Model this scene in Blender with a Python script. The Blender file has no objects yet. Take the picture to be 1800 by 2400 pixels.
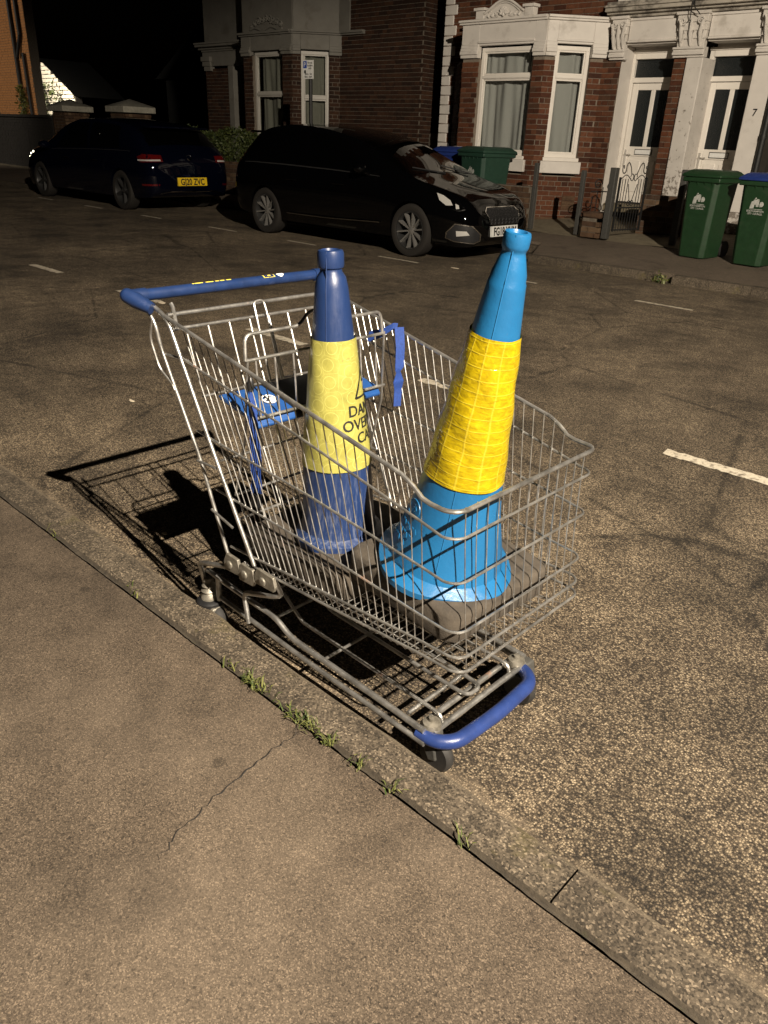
import bpy, bmesh, math, random
import numpy as np
from mathutils import Vector, Matrix
from mathutils.bvhtree import BVHTree
random.seed(7)
R_=math.radians
scene=bpy.context.scene
COL=scene.collection
# ------------------------------------------------------------------ camera
CAM=((0.72436,0.32855,-0.60610),(0.68838,-0.29638,0.66204),(0.03788,-0.89678,-0.44085))  # columns: right, down, forward
cd=bpy.data.cameras.new('camera'); cam=bpy.data.objects.new('camera',cd); COL.objects.link(cam)
m=Matrix(((CAM[0][0],-CAM[0][1],-CAM[0][2],0.0),(CAM[1][0],-CAM[1][1],-CAM[1][2],0.0),(CAM[2][0],-CAM[2][1],-CAM[2][2],1.38),(0,0,0,1)))
cam.matrix_world=m
cd.sensor_fit='VERTICAL'; cd.sensor_height=24; cd.sensor_width=24; cd.lens=17.8; cd.clip_end=500; cd.clip_start=.05
scene.camera=cam
# ------------------------------------------------------------------ night sky
w=bpy.data.worlds.new('World'); scene.world=w; w.use_nodes=True
nt=w.node_tree; nt.nodes.clear()
sky=nt.nodes.new('ShaderNodeTexSky'); sky.sky_type='NISHITA'; sky.sun_disc=False; sky.sun_elevation=R_(-4); sky.sun_rotation=R_(200)
bg=nt.nodes.new('ShaderNodeBackground'); bg.inputs[1].default_value=.012
wo=nt.nodes.new('ShaderNodeOutputWorld'); nt.links.new(sky.outputs[0],bg.inputs[0]); nt.links.new(bg.outputs[0],wo.inputs[0])
vs=scene.view_settings; vs.view_transform='Standard'; vs.look='None'; vs.exposure=0; vs.gamma=1; vs.use_curve_mapping=False
LAMP=(4.24,-.26,5.5); LAMP_W=9800
LAMP2=(-30.5,.4,6.2); LAMP2_W=2600
LAMPCOL=(1.0,.87,.70)

# ------------------------------------------------------------------ helpers
Zv=Vector((0,0,1))
ORG={}
class MB:
    def __init__(s): s.v=[]; s.f=[]; s.uv=None
    def add(s,vs,fs):
        o=len(s.v); s.v+=[tuple(p) for p in vs]; s.f+=[tuple(i+o for i in f) for f in fs]; return s
    def box(s,x0,x1,y0,y1,z0,z1):
        return s.add([(x0,y0,z0),(x1,y0,z0),(x1,y1,z0),(x0,y1,z0),(x0,y0,z1),(x1,y0,z1),(x1,y1,z1),(x0,y1,z1)],
          [(0,3,2,1),(4,5,6,7),(0,1,5,4),(1,2,6,5),(2,3,7,6),(3,0,4,7)])
    def pb(s,B,u0,u1,z0,z1,n0,n1):
        P=[B(u,z,n) for z in (z0,z1) for (u,n) in ((u0,n0),(u1,n0),(u1,n1),(u0,n1))]
        return s.add(P,[(0,1,2,3),(7,6,5,4),(4,5,1,0),(5,6,2,1),(6,7,3,2),(7,4,0,3)])
    def tube(s,pts,r,seg=8,closed=False,caps=True,squash=None):
        pts=[Vector(p) for p in pts]; n=len(pts)
        rs=r if isinstance(r,(list,tuple)) else [r]*n
        T=[]
        for i in range(n):
            a=pts[(i-1)%n] if (closed or i>0) else pts[i]; b=pts[(i+1)%n] if (closed or i<n-1) else pts[i]
            T.append((b-a).normalized())
        up=Vector((0,0,1)) if abs(T[0].z)<.9 else Vector((1,0,0))
        nrm=(up-T[0]*up.dot(T[0])).normalized(); V=[]
        for i in range(n):
            nrm=nrm-T[i]*nrm.dot(T[i])
            if nrm.length<1e-6: nrm=T[i].orthogonal()
            nrm.normalize(); bn=T[i].cross(nrm)
            for k in range(seg):
                a=2*math.pi*k/seg; V.append(pts[i]+nrm*(math.cos(a)*rs[i])+bn*(math.sin(a)*rs[i]))
        F=[]
        for i in range(n if closed else n-1):
            j=(i+1)%n
            for k in range(seg):
                k2=(k+1)%seg; F.append((i*seg+k,i*seg+k2,j*seg+k2,j*seg+k))
        if caps and not closed:
            F.append(tuple(range(seg-1,-1,-1))); F.append(tuple((n-1)*seg+k for k in range(seg)))
        return s.add(V,F)
    def lathe(s,prof,o=(0,0,0),d=(0,0,1),seg=24,ref=None,caps=True):
        o=Vector(o); d=Vector(d).normalized(); a=Vector(ref) if ref else d.orthogonal().normalized(); a=(a-d*a.dot(d)).normalized(); b=d.cross(a)
        V=[];F=[]
        for (r,h) in prof:
            for k in range(seg):
                t=2*math.pi*k/seg; V.append(o+d*h+a*(r*math.cos(t))+b*(r*math.sin(t)))
        for i in range(len(prof)-1):
            for k in range(seg):
                k2=(k+1)%seg; F.append((i*seg+k,i*seg+k2,(i+1)*seg+k2,(i+1)*seg+k))
        if caps and prof[0][0]>1e-5: F.append(tuple(range(seg-1,-1,-1)))
        if caps and prof[-1][0]>1e-5: F.append(tuple((len(prof)-1)*seg+k for k in range(seg)))
        return s.add(V,F)
    def prism(s,pts,ext):
        n=len(pts); e=Vector(ext); P=[Vector(p) for p in pts]
        return s.add(P+[p+e for p in P],[tuple(range(n-1,-1,-1)),tuple(range(n,2*n))]+[(i,(i+1)%n,n+(i+1)%n,n+i) for i in range(n)])
    def ball(s,c,r,seg=10,sq=(1,1,1)):
        c=Vector(c); V=[];F=[]; m=max(4,seg//2)
        for i in range(m+1):
            p=math.pi*i/m
            for k in range(seg):
                t=2*math.pi*k/seg; V.append((c.x+r*sq[0]*math.sin(p)*math.cos(t),c.y+r*sq[1]*math.sin(p)*math.sin(t),c.z+r*sq[2]*math.cos(p)))
        for i in range(m):
            for k in range(seg): F.append((i*seg+k,(i+1)*seg+k,(i+1)*seg+(k+1)%seg,i*seg+(k+1)%seg))
        return s.add(V,F)
    def grid(s,fn,nu,nv):
        V=[fn(i/nu,j/nv) for j in range(nv+1) for i in range(nu+1)]
        return s.add(V,[(j*(nu+1)+i,j*(nu+1)+i+1,(j+1)*(nu+1)+i+1,(j+1)*(nu+1)+i) for j in range(nv) for i in range(nu)])
    def mesh(s,name,mat,org=(0,0,0),angle=40,merge=False):
        me=bpy.data.meshes.new(name); o=Vector(org)
        me.from_pydata([tuple(Vector(p)-o) for p in s.v],[],s.f)
        bm=bmesh.new(); bm.from_mesh(me)
        if merge: bmesh.ops.remove_doubles(bm,verts=bm.verts,dist=1e-5)
        bmesh.ops.recalc_face_normals(bm,faces=bm.faces); bm.to_mesh(me); bm.free()
        for p in me.polygons: p.use_smooth=True
        me.set_sharp_from_angle(angle=R_(angle))
        if mat: me.materials.append(mat)
        return me
    def build(s,name,mat,parent=None,bevel=0,angle=40,org=None,merge=False):
        if org is None:
            if parent is not None: org=ORG[parent.name]
            else:
                A=np.array([tuple(p) for p in s.v]); lo=A.min(0); hi=A.max(0); org=((lo[0]+hi[0])/2,(lo[1]+hi[1])/2,lo[2])
        o=bpy.data.objects.new(name,s.mesh(name,mat,org,angle,merge)); COL.objects.link(o)
        if parent is not None: o.parent=parent; o.location=Vector(org)-Vector(ORG[parent.name])
        else: o.location=org
        ORG[o.name]=tuple(org)
        if bevel:
            b=o.modifiers.new('bevel','BEVEL'); b.width=bevel; b.segments=2; b.limit_method='ANGLE'
        return o
def tag(o,label=None,cat=None,group=None,kind=None):
    if label: o['label']=label
    if cat: o['category']=cat
    if group: o['group']=group
    if kind: o['kind']=kind
    return o
def thing(name,label,cat,loc,group=None,kind=None):
    o=bpy.data.objects.new(name,None); o.empty_display_size=.1; COL.objects.link(o); o.location=loc; ORG[o.name]=tuple(loc)
    return tag(o,label,cat,group,kind)
def fillet(pts,r,n=5):
    pts=[Vector(p) for p in pts]; out=[pts[0]]
    for i in range(1,len(pts)-1):
        a,b,c=pts[i-1],pts[i],pts[i+1]; d1=(a-b); d2=(c-b); rr=min(r,d1.length*.49,d2.length*.49)
        p=b+d1.normalized()*rr; q=b+d2.normalized()*rr
        for k in range(n+1):
            t=k/n; out.append(p*(1-t)**2+b*2*t*(1-t)+q*t*t)
    out.append(pts[-1]); return out
def basis(O,U):
    O=Vector((O[0],O[1],0)); U=Vector((U[0],U[1],0)).normalized(); N=Vector((U.y,-U.x,0))
    return lambda u,z,n=0: O+U*u+N*n+Zv*z
def text_mb(txt,size,fn,align='CENTER',depth=0,sub=0,bold=0):
    c=bpy.data.curves.new('t','FONT'); c.body=txt; c.size=size; c.align_x=align; c.fill_mode='FRONT'; c.resolution_u=3; c.offset=bold
    o=bpy.data.objects.new('t',c); COL.objects.link(o); dg=bpy.context.evaluated_depsgraph_get(); dg.update()
    me=bpy.data.meshes.new_from_object(o.evaluated_get(dg)); bm=bmesh.new(); bm.from_mesh(me)
    bmesh.ops.triangulate(bm,faces=bm.faces)
    if sub:
        bmesh.ops.subdivide_edges(bm,edges=[e for e in bm.edges if e.calc_length()>sub],cuts=2,use_grid_fill=False)
        bmesh.ops.triangulate(bm,faces=bm.faces)
    mb=MB(); bm.verts.index_update(); mb.add([fn(v.co.x,v.co.y) for v in bm.verts],[tuple(v.index for v in f.verts) for f in bm.faces])
    bm.free(); COL.objects.unlink(o); bpy.data.objects.remove(o); bpy.data.meshes.remove(me)
    return mb

# ------------------------------------------------------------------ materials
class NT:
    def __init__(s,name):
        s.m=bpy.data.materials.new(name); s.m.use_nodes=True; s.t=s.m.node_tree; s.b=s.t.nodes['Principled BSDF']; s.out=s.t.nodes['Material Output']
    def n(s,typ,**k):
        x=s.t.nodes.new('ShaderNode'+typ)
        for a,b in k.items():
            if a.startswith('i_'): x.inputs[a[2:].replace('_',' ')].default_value=b
            else: setattr(x,a,b)
        return x
    def l(s,a,b): s.t.links.new(a,b)
    def co(s,kind='Object'): return s.n('TexCoord').outputs[kind]
    def noise(s,sc,det=4,rough=.55,vec=None,out='Fac'):
        x=s.n('TexNoise'); x.inputs['Scale'].default_value=sc; x.inputs['Detail'].default_value=det; x.inputs['Roughness'].default_value=rough
        if vec is not None: s.l(vec,x.inputs['Vector'])
        return x.outputs[out]
    def vor(s,sc,vec=None,feature='F1',out='Distance',rnd=1):
        x=s.n('TexVoronoi'); x.feature=feature; x.inputs['Scale'].default_value=sc; x.inputs['Randomness'].default_value=rnd
        if vec is not None: s.l(vec,x.inputs['Vector'])
        return x.outputs[out]
    def ramp(s,fac,stops,interp='LINEAR'):
        x=s.n('ValToRGB'); x.color_ramp.interpolation=interp; e=x.color_ramp.elements
        while len(e)<len(stops): e.new(.5)
        for el,(p,c) in zip(e,stops): el.position=p; el.color=(c if len(c)==4 else (*c,1)) if isinstance(c,(tuple,list)) else (c,c,c,1)
        s.l(fac,x.inputs[0]); return x.outputs[0]
    def mix(s,fac,a,b,blend='MIX'):
        x=s.n('Mix'); x.data_type='RGBA'; x.blend_type=blend
        for v,i in ((fac,0),(a,6),(b,7)):
            if isinstance(v,(int,float)): x.inputs[i].default_value=v
            elif isinstance(v,tuple): x.inputs[i].default_value=(*v,1) if len(v)==3 else v
            else: s.l(v,x.inputs[i])
        return x.outputs[2]
    def math(s,op,a,b=0,c=None):
        x=s.n('Math'); x.operation=op
        for i,v in enumerate((a,b,c)):
            if v is None: continue
            if isinstance(v,(int,float)): x.inputs[i].default_value=v
            else: s.l(v,x.inputs[i])
        return x.outputs[0]
    def bump(s,h,st=.3,dist=.01):
        x=s.n('Bump'); x.inputs['Strength'].default_value=st; x.inputs['Distance'].default_value=dist; s.l(h,x.inputs['Height']); s.l(x.outputs[0],s.b.inputs['Normal'])
    def set(s,col=None,rough=None,metal=None,spec=None,coat=None,coatr=None,trans=None,emit=None,es=0):
        for k,v in (('Base Color',col),('Roughness',rough),('Metallic',metal),('Specular IOR Level',spec),('Coat Weight',coat),('Coat Roughness',coatr),('Transmission Weight',trans)):
            if v is None: continue
            if isinstance(v,(int,float)): s.b.inputs[k].default_value=v
            elif isinstance(v,tuple): s.b.inputs[k].default_value=(*v,1)
            else: s.l(v,s.b.inputs[k])
        if emit: s.b.inputs['Emission Color'].default_value=(*emit,1); s.b.inputs['Emission Strength'].default_value=es
        return s.m
M={}
def simple(name,col,rough=.5,metal=0,var=.15,sc=30,bump=0,bd=.002,spec=.5,coat=0,dirt=None):
    t=NT(name); c=t.co(); nz=t.noise(sc,5,.6,c)
    k=t.ramp(nz,[(.25,tuple(x*(1-var) for x in col)),(.75,tuple(min(1,x*(1+var)) for x in col))])
    if dirt:
        dn=t.noise(dirt[1],6,.65,c); k=t.mix(t.ramp(dn,[(dirt[2],0.0),(dirt[2]+.12,dirt[3])]),k,dirt[0])
    t.set(k,rough if rough<.15 else t.ramp(t.noise(sc*.7,3,.6,c),[(.2,max(.02,rough-.1)),(.8,min(1,rough+.1))]),metal,spec,coat,.03)
    if bump: t.bump(t.noise(sc*4,6,.7,c),bump,bd)
    M[name]=t.m; return t.m
# road: pale chippings in dark tar
t=NT('road_asphalt'); c=t.co()
v=t.n('TexVoronoi'); v.inputs['Scale'].default_value=195; t.l(c,v.inputs['Vector'])
sep=t.n('SeparateColor'); t.l(v.outputs['Color'],sep.inputs[0])
big=t.noise(.9,5,.6,c); mid=t.noise(7,5,.65,c); fine=t.noise(300,3,.6,c)
wear=t.math('ADD',t.math('MULTIPLY',big,.55),t.math('MULTIPLY',mid,.5))
rnd=t.math('ADD',sep.outputs[0],t.math('MULTIPLY_ADD',wear,.75,-.40))
chc=t.ramp(rnd,[(0,(.038,.029,.020)),(.28,(.078,.059,.040)),(.50,(.152,.116,.077)),(.76,(.245,.190,.125)),(1.0,(.40,.32,.215))])
edge=t.ramp(v.outputs['Distance'],[(.32,1.0),(.66,.36)]); chip=t.math('MULTIPLY',rnd,edge)
tar=t.ramp(t.math('ADD',t.math('MULTIPLY',mid,.6),t.math('MULTIPLY',fine,.4)),[(.3,.72),(.7,1.25)])
col=t.mix(1.0,t.mix(1.0,chc,edge,'MULTIPLY'),tar,'MULTIPLY')
track=t.ramp(t.noise(.45,3,.5,c),[(.40,.72),(.60,1.12)]); col=t.mix(1.0,col,track,'MULTIPLY')
# gutter grit beside the kerb
sx=t.n('SeparateXYZ'); t.l(c,sx.inputs[0])
gy=t.math('ADD',sx.outputs[1],t.math('MULTIPLY',t.noise(5,5,.7,c),.22))
gm=t.math('MULTIPLY',t.ramp(gy,[(0.0,1.0),(1.0,1.0)]),1)
mr=t.n('MapRange'); mr.inputs[1].default_value=1.27; mr.inputs[2].default_value=1.20; t.l(gy,mr.inputs[0])
col=t.mix(t.math('MULTIPLY',mr.outputs[0],t.ramp(t.noise(60,5,.75,c),[(.3,.25),(.6,.85)])),col,(.205,.160,.110))
stain=t.ramp(t.noise(1.7,6,.62,c),[(.33,.45),(.52,1.0)])
col=t.mix(1.0,col,stain,'MULTIPLY')
crk=t.vor(.55,c,'DISTANCE_TO_EDGE'); wn=t.noise(6,5,.7,c)
ck=t.ramp(t.math('ADD',crk,t.math('MULTIPLY',wn,.05)),[(.022,.35),(.034,1.0)])
col=t.mix(1.0,col,ck,'MULTIPLY')
t.set(col,.82,0,.35)
hb=t.math('ADD',t.math('MULTIPLY',chip,.6),t.math('MULTIPLY',t.noise(150,4,.7,c),.8)); t.bump(hb,.8,.004); M['road']=t.m
# pavement: worn fine asphalt
def pave(name,a,b,sc=1.0,stainy=.6):
    t=NT(name); c=t.co(); v=t.n('TexVoronoi'); v.inputs['Scale'].default_value=430*sc; t.l(c,v.inputs['Vector'])
    s=t.n('SeparateColor'); t.l(v.outputs['Color'],s.inputs[0])
    n1=t.noise(1.3,6,.62,c); n2=t.noise(9,6,.7,c); n3=t.noise(420,2,.5,c)
    base=t.ramp(t.math('ADD',t.math('MULTIPLY',n1,.45),t.math('MULTIPLY',n2,.55)),[(.32,a),(.68,b)])
    spk=t.ramp(s.outputs[0],[(0,.45),(.45,.84),(.8,1.12),(1.0,2.0)]); k=t.mix(1.0,base,spk,'MULTIPLY')
    pit=t.ramp(t.noise(130,3,.6,c),[(.33,.25),(.42,1.0)]); k=t.mix(.8,k,pit,'MULTIPLY')
    dk=t.ramp(t.noise(2.6,6,.66,c),[(.30,.42),(.46,1.0)]); k=t.mix(stainy,k,dk,'MULTIPLY')
    lt=t.ramp(t.noise(1.1,4,.6,c),[(.5,0.0),(.75,.25)]); k=t.mix(lt,k,(.24,.19,.14))
    spots=t.vor(2.3,c); gum=t.ramp(t.math('ADD',spots,t.math('MULTIPLY',t.noise(40,3,.6,c),.02)),[(.055,.5),(.07,1.0)]); k=t.mix(.8,k,gum,'MULTIPLY')
    t.set(k,.85,0,.3); t.bump(t.math('ADD',t.math('MULTIPLY',t.noise(190,4,.7,c),.7),t.math('MULTIPLY',s.outputs[1],.35)),.55,.003); M[name]=t.m
pave('pavement',(.058,.044,.031),(.112,.086,.061))
pave('far_pavement',(.10,.078,.058),(.15,.118,.088))
t=NT('kerb_stone'); c=t.co(); v=t.n('TexVoronoi'); v.inputs['Scale'].default_value=240; t.l(c,v.inputs['Vector']); s=t.n('SeparateColor'); t.l(v.outputs['Color'],s.inputs[0])
oi=t.n('ObjectInfo'); hue=t.mix(oi.outputs['Random'],(.074,.059,.042),(.104,.084,.060))
k=t.mix(1.0,hue,t.ramp(s.outputs[0],[(0,.30),(.5,.85),(.85,1.25),(1,2.5)]),'MULTIPLY')
k=t.mix(.85,k,t.ramp(t.noise(11,6,.72,c),[(.32,.4),(.55,1.05)]),'MULTIPLY')
ky=t.n('SeparateXYZ'); t.l(c,ky.inputs[0]); ar=t.ramp(t.math('ADD',ky.outputs[1],t.math('MULTIPLY',t.noise(30,5,.75,c),.03)),[(.056,0.0),(.068,.75)]); k=t.mix(ar,k,(.175,.142,.10))
moss=t.ramp(t.noise(5,6,.7,c),[(.60,0.0),(.72,.55)]); k=t.mix(moss,k,(.10,.085,.025))
t.set(k,.85,0,.3); t.bump(t.math('ADD',t.noise(160,4,.7,c),t.math('MULTIPLY',s.outputs[1],.5)),.7,.003); M['kerb']=t.m
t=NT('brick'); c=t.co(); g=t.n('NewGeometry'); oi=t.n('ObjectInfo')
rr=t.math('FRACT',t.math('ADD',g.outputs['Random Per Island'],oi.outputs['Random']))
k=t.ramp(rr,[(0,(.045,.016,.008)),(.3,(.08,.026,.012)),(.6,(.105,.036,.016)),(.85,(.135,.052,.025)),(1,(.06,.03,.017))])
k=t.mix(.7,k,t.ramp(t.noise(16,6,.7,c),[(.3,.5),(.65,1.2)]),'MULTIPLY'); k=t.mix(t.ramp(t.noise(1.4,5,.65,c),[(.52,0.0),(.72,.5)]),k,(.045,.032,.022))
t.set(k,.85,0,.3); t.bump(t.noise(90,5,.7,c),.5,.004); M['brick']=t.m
t=NT('old_brick'); c=t.co(); g=t.n('NewGeometry')
k=t.ramp(g.outputs['Random Per Island'],[(0,(.05,.03,.02)),(.5,(.09,.05,.028)),(1,(.13,.085,.05))]); k=t.mix(.8,k,t.ramp(t.noise(9,6,.7,c),[(.3,.4),(.65,1.2)]),'MULTIPLY')
t.set(k,.9,0,.3); t.bump(t.noise(60,5,.7,c),.7,.006); M['old_brick']=t.m
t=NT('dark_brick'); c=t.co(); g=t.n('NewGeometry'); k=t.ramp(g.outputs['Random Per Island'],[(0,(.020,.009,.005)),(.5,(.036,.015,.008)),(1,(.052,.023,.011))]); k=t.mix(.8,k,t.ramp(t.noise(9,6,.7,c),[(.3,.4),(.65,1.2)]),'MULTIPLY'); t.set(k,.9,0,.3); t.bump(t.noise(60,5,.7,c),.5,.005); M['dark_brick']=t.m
simple('unlit_black',(.012,.010,.008),.9,sc=20,var=.4,bump=.4)  # near black: shade over the boundary wall and cabinet put into the colour
simple('mortar',(.185,.152,.118),.95,sc=40,var=.3,bump=.4)
simple('old_mortar',(.13,.11,.085),.95,sc=30,var=.4,bump=.4)
simple('orange_brick',(.42,.19,.065),.9,sc=18,var=.35,bump=.4)
simple('white_paint',(.62,.585,.54),.6,sc=5,var=.07,dirt=((.27,.24,.2),2.2,.58,.5),bump=.25,bd=.004)
t=NT('worn_paint'); c=t.co(); sz=t.n('SeparateXYZ'); t.l(c,sz.inputs[0]); lo=t.n('MapRange'); lo.inputs[1].default_value=1.15; lo.inputs[2].default_value=.35; t.l(sz.outputs[2],lo.inputs[0])
k=t.ramp(t.noise(5,5,.6,c),[(.25,(.50,.47,.43)),(.75,(.62,.585,.54))]); pk=t.ramp(t.math('ADD',t.noise(13,6,.72,c),t.math('MULTIPLY',lo.outputs[0],.16)),[(.60,0.0),(.66,.85)]); k=t.mix(pk,k,(.15,.125,.10))
t.set(k,.65,0,.4); t.bump(t.math('SUBTRACT',t.noise(30,5,.7,c),t.math('MULTIPLY',pk,.6)),.4,.006); M['worn_paint']=t.m
simple('old_stucco',(.155,.147,.128),.75,sc=4,var=.12,dirt=((.10,.09,.07),3,.55,.6),bump=.3,bd=.004)
simple('upvc',(.74,.70,.64),.3,sc=3,var=.04,spec=.5,dirt=((.4,.37,.32),6,.66,.3))
simple('dull_upvc',(.42,.40,.36),.4,sc=3,var=.06)
simple('stone_cap',(.30,.285,.235),.9,sc=14,var=.3,bump=.4)
simple('cornice_stone',(.36,.33,.28),.9,sc=7,var=.25,dirt=((.07,.06,.05),5,.45,.8),bump=.4)
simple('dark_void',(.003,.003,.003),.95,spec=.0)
simple('iron',(.02,.02,.02),.55,metal=.3,sc=60,var=.4,bump=.3)
simple('grey_post',(.045,.044,.040),.7,sc=40,var=.35,bump=.3)
simple('black_plastic',(.012,.012,.013),.45,sc=50,var=.3)
simple('rubber',(.016,.015,.014),.75,sc=40,var=.4,bump=.2)
t=NT('galvanised'); c=t.co(); nz=t.noise(22,5,.65,c)
k=t.mix(t.ramp(nz,[(.36,0.0),(.62,1.0)]),(.27,.264,.25),(.54,.53,.505)); rust=t.ramp(t.noise(9,5,.7,c),[(.63,0.0),(.72,.8)]); k=t.mix(rust,k,(.22,.095,.04))
t.set(k,t.ramp(t.noise(35,4,.6,c),[(.3,.26),(.7,.46)]),t.math('MULTIPLY_ADD',rust,-.6,.85),.5); t.bump(t.noise(120,3,.6,c),.25,.001); M['steel']=t.m
t=NT('zinc_cast'); c=t.co(); k=t.ramp(t.noise(40,6,.7,c),[(.3,(.12,.11,.09)),(.6,(.27,.25,.21)),(.8,(.42,.39,.34))]); t.set(k,.5,.55,.5); t.bump(t.noise(140,4,.7,c),.4,.002); M['zinc']=t.m
simple('handle_blue',(.010,.026,.088),.38,sc=25,var=.25,bump=.15,dirt=((.05,.07,.16),30,.6,.5))
simple('bumper_blue',(.017,.036,.140),.36,sc=25,var=.22,bump=.25,dirt=((.14,.17,.26),34,.64,.6))
simple('seat_blue',(.014,.062,.215),.4,sc=20,var=.15)
simple('strap_blue',(.010,.040,.20),.7,sc=200,var=.3,bump=.3)
simple('seat_black',(.010,.010,.011),.5,sc=30,var=.3,bump=.2)
simple('decal_white',(.72,.72,.70),.5,sc=30,var=.1)
simple('faded_decal',(.40,.41,.38),.6,sc=40,var=.3,dirt=((.03,.06,.03),30,.55,.7))
simple('decal_yellow',(.75,.62,.08),.5,sc=60,var=.2)
simple('decal_black',(.012,.012,.012),.5,sc=60,var=.4)
simple('decal_navy',(.012,.02,.06),.5,sc=60,var=.3)
# cones
t=NT('cone_navy'); c=t.co(); n=t.noise(7,5,.6,c)
mp=t.n('Mapping'); mp.inputs['Scale'].default_value=(60,60,7); t.l(c,mp.inputs[0]); scr=t.noise(2.2,6,.75,mp.outputs[0])
k=t.ramp(n,[(.3,(.008,.021,.074)),(.7,(.012,.031,.105))]); k=t.mix(t.ramp(scr,[(.66,0.0),(.78,.35)]),k,(.16,.19,.30))
sz=t.n('SeparateXYZ'); t.l(c,sz.inputs[0]); low=t.n('MapRange'); low.inputs[1].default_value=.26; low.inputs[2].default_value=.06; t.l(sz.outputs[2],low.inputs[0])
grime=t.math('MULTIPLY',low.outputs[0],t.ramp(scr,[(.50,0.0),(.66,.6)])); k=t.mix(grime,k,(.16,.18,.23))
t.set(k,t.ramp(scr,[(.3,.3),(.7,.5)]),0,.5); t.bump(t.noise(45,4,.6,c),.12,.003); M['cone_navy']=t.m
t=NT('cone_sky'); c=t.co(); n=t.noise(6,5,.6,c); k=t.ramp(n,[(.3,(.008,.086,.215)),(.7,(.011,.115,.275))]); k=t.mix(t.ramp(t.noise(26,6,.75,c),[(.64,0.0),(.74,.6)]),k,(.05,.11,.19))
t.set(k,.36,0,.5); t.bump(t.noise(75,4,.65,c),.22,.004); M['cone_sky']=t.m
t=NT('sleeve_pale'); uv=t.co('UV'); c=t.co()
v=t.n('TexVoronoi'); v.voronoi_dimensions='2D'; v.inputs['Scale'].default_value=24; v.inputs['Randomness'].default_value=.55; t.l(uv,v.inputs['Vector'])
ring=t.ramp(v.outputs['Distance'],[(.335,0.0),(.35,.55),(.365,.55),(.38,0.0)])
e=t.n('TexVoronoi'); e.voronoi_dimensions='2D'; e.feature='F2'; e.inputs['Scale'].default_value=24; e.inputs['Randomness'].default_value=.55; t.l(uv,e.inputs['Vector'])
df=t.math('SUBTRACT',e.outputs['Distance'],v.outputs['Distance']); spoke=t.math('MULTIPLY',t.ramp(df,[(.0,.7),(.03,0.0)]),t.ramp(v.outputs['Distance'],[(.3,0.0),(.32,.7)]))
wob=t.noise(18,5,.65,c)
k=t.ramp(wob,[(.25,(.22,.205,.045)),(.5,(.32,.30,.070)),(.75,(.40,.375,.10))]); k=t.mix(t.math('MAXIMUM',ring,spoke),k,(.58,.55,.17))
sp=t.n('SeparateXYZ'); t.l(uv,sp.inputs[0])
seam=t.ramp(t.math('ABSOLUTE',t.math('SUBTRACT',sp.outputs[0],.27)),[(.004,.85),(.006,0.0)]); k=t.mix(seam,k,(.60,.55,.15))
scuff=t.ramp(t.noise(38,6,.8,c),[(.62,0.0),(.68,.6)]); k=t.mix(scuff,k,(.15,.135,.05))
dk=t.ramp(t.noise(5,4,.6,c),[(.3,.7),(.55,1.0)]); k=t.mix(1.0,k,dk,'MULTIPLY')
t.set(k,.33,0,.5); t.bump(t.math('ADD',t.noise(22,5,.7,c),t.math('MULTIPLY',ring,.12)),.35,.006); M['sleeve_pale']=t.m
t=NT('sleeve_gold'); uv=t.co('UV'); c=t.co(); sp=t.n('SeparateXYZ'); t.l(uv,sp.inputs[0])
def gl(o,sc):
    f=t.math('FRACT',t.math('MULTIPLY_ADD',o,sc,t.math('MULTIPLY',t.noise(9,3,.5,c),.35))); return t.ramp(t.math('ABSOLUTE',t.math('SUBTRACT',f,.5)),[(.43,0.0),(.49,1.0)])
grid=t.math('MAXIMUM',gl(sp.outputs[0],27),gl(sp.outputs[1],38))
mp=t.n('Mapping'); mp.inputs['Scale'].default_value=(60,95,1); t.l(uv,mp.inputs[0]); cr=t.noise(1.0,3,.5,mp.outputs[0]); cr.node.inputs['Distortion'].default_value=.5
k=t.ramp(cr,[(.3,(.28,.20,.003)),(.55,(.36,.268,.004)),(.75,(.44,.335,.007))]); k=t.mix(t.math('MULTIPLY',grid,.5),k,(.50,.40,.04))
k=t.mix(t.ramp(t.noise(30,6,.8,c),[(.70,0.0),(.75,.6)]),k,(.2,.14,.02))
t.set(k,.2,0,.5); t.bump(t.math('ADD',cr,t.math('MULTIPLY',grid,.2)),.55,.004); M['sleeve_gold']=t.m
simple('cone_base',(.054,.044,.033),.9,sc=26,var=.35,bump=.6,bd=.004,dirt=((.028,.023,.018),8,.5,.7))
# cars
t=NT('paint_black'); t.set((.0012,.0012,.0014),.3,0,0.0,.9,.03); M['paint_black']=t.m
t=NT('paint_navy'); t.set((.0012,.0018,.006),.3,0,0.0,.9,.03); M['paint_navy']=t.m
t=NT('car_glass'); t.set((.001,.001,.001),.02,0,.5); M['car_glass']=t.m
t=NT('chrome'); t.set((.75,.74,.72),.12,1.0); M['chrome']=t.m
t=NT('alloy'); t.set((.42,.41,.39),.24,.75); M['alloy']=t.m
t=NT('dark_alloy'); t.set((.05,.05,.05),.35,.6); M['dark_alloy']=t.m
t=NT('lamp_lens'); t.set((.62,.61,.58),.12,.35,.5,1.0,.02); M['lamp_lens']=t.m
t=NT('tail_lens'); t.set((.10,.004,.004),.08,.2,.5,1.0,.02); M['tail_lens']=t.m
t=NT('tyre'); t.set((.018,.016,.014),.8,0,.3); t.bump(t.noise(120,3,.6,t.co()),.3,.003); M['tyre']=t.m
simple('plate_white',(.62,.62,.60),.4,sc=20,var=.06); simple('plate_yellow',(.68,.46,.015),.35,sc=20,var=.08)
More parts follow.
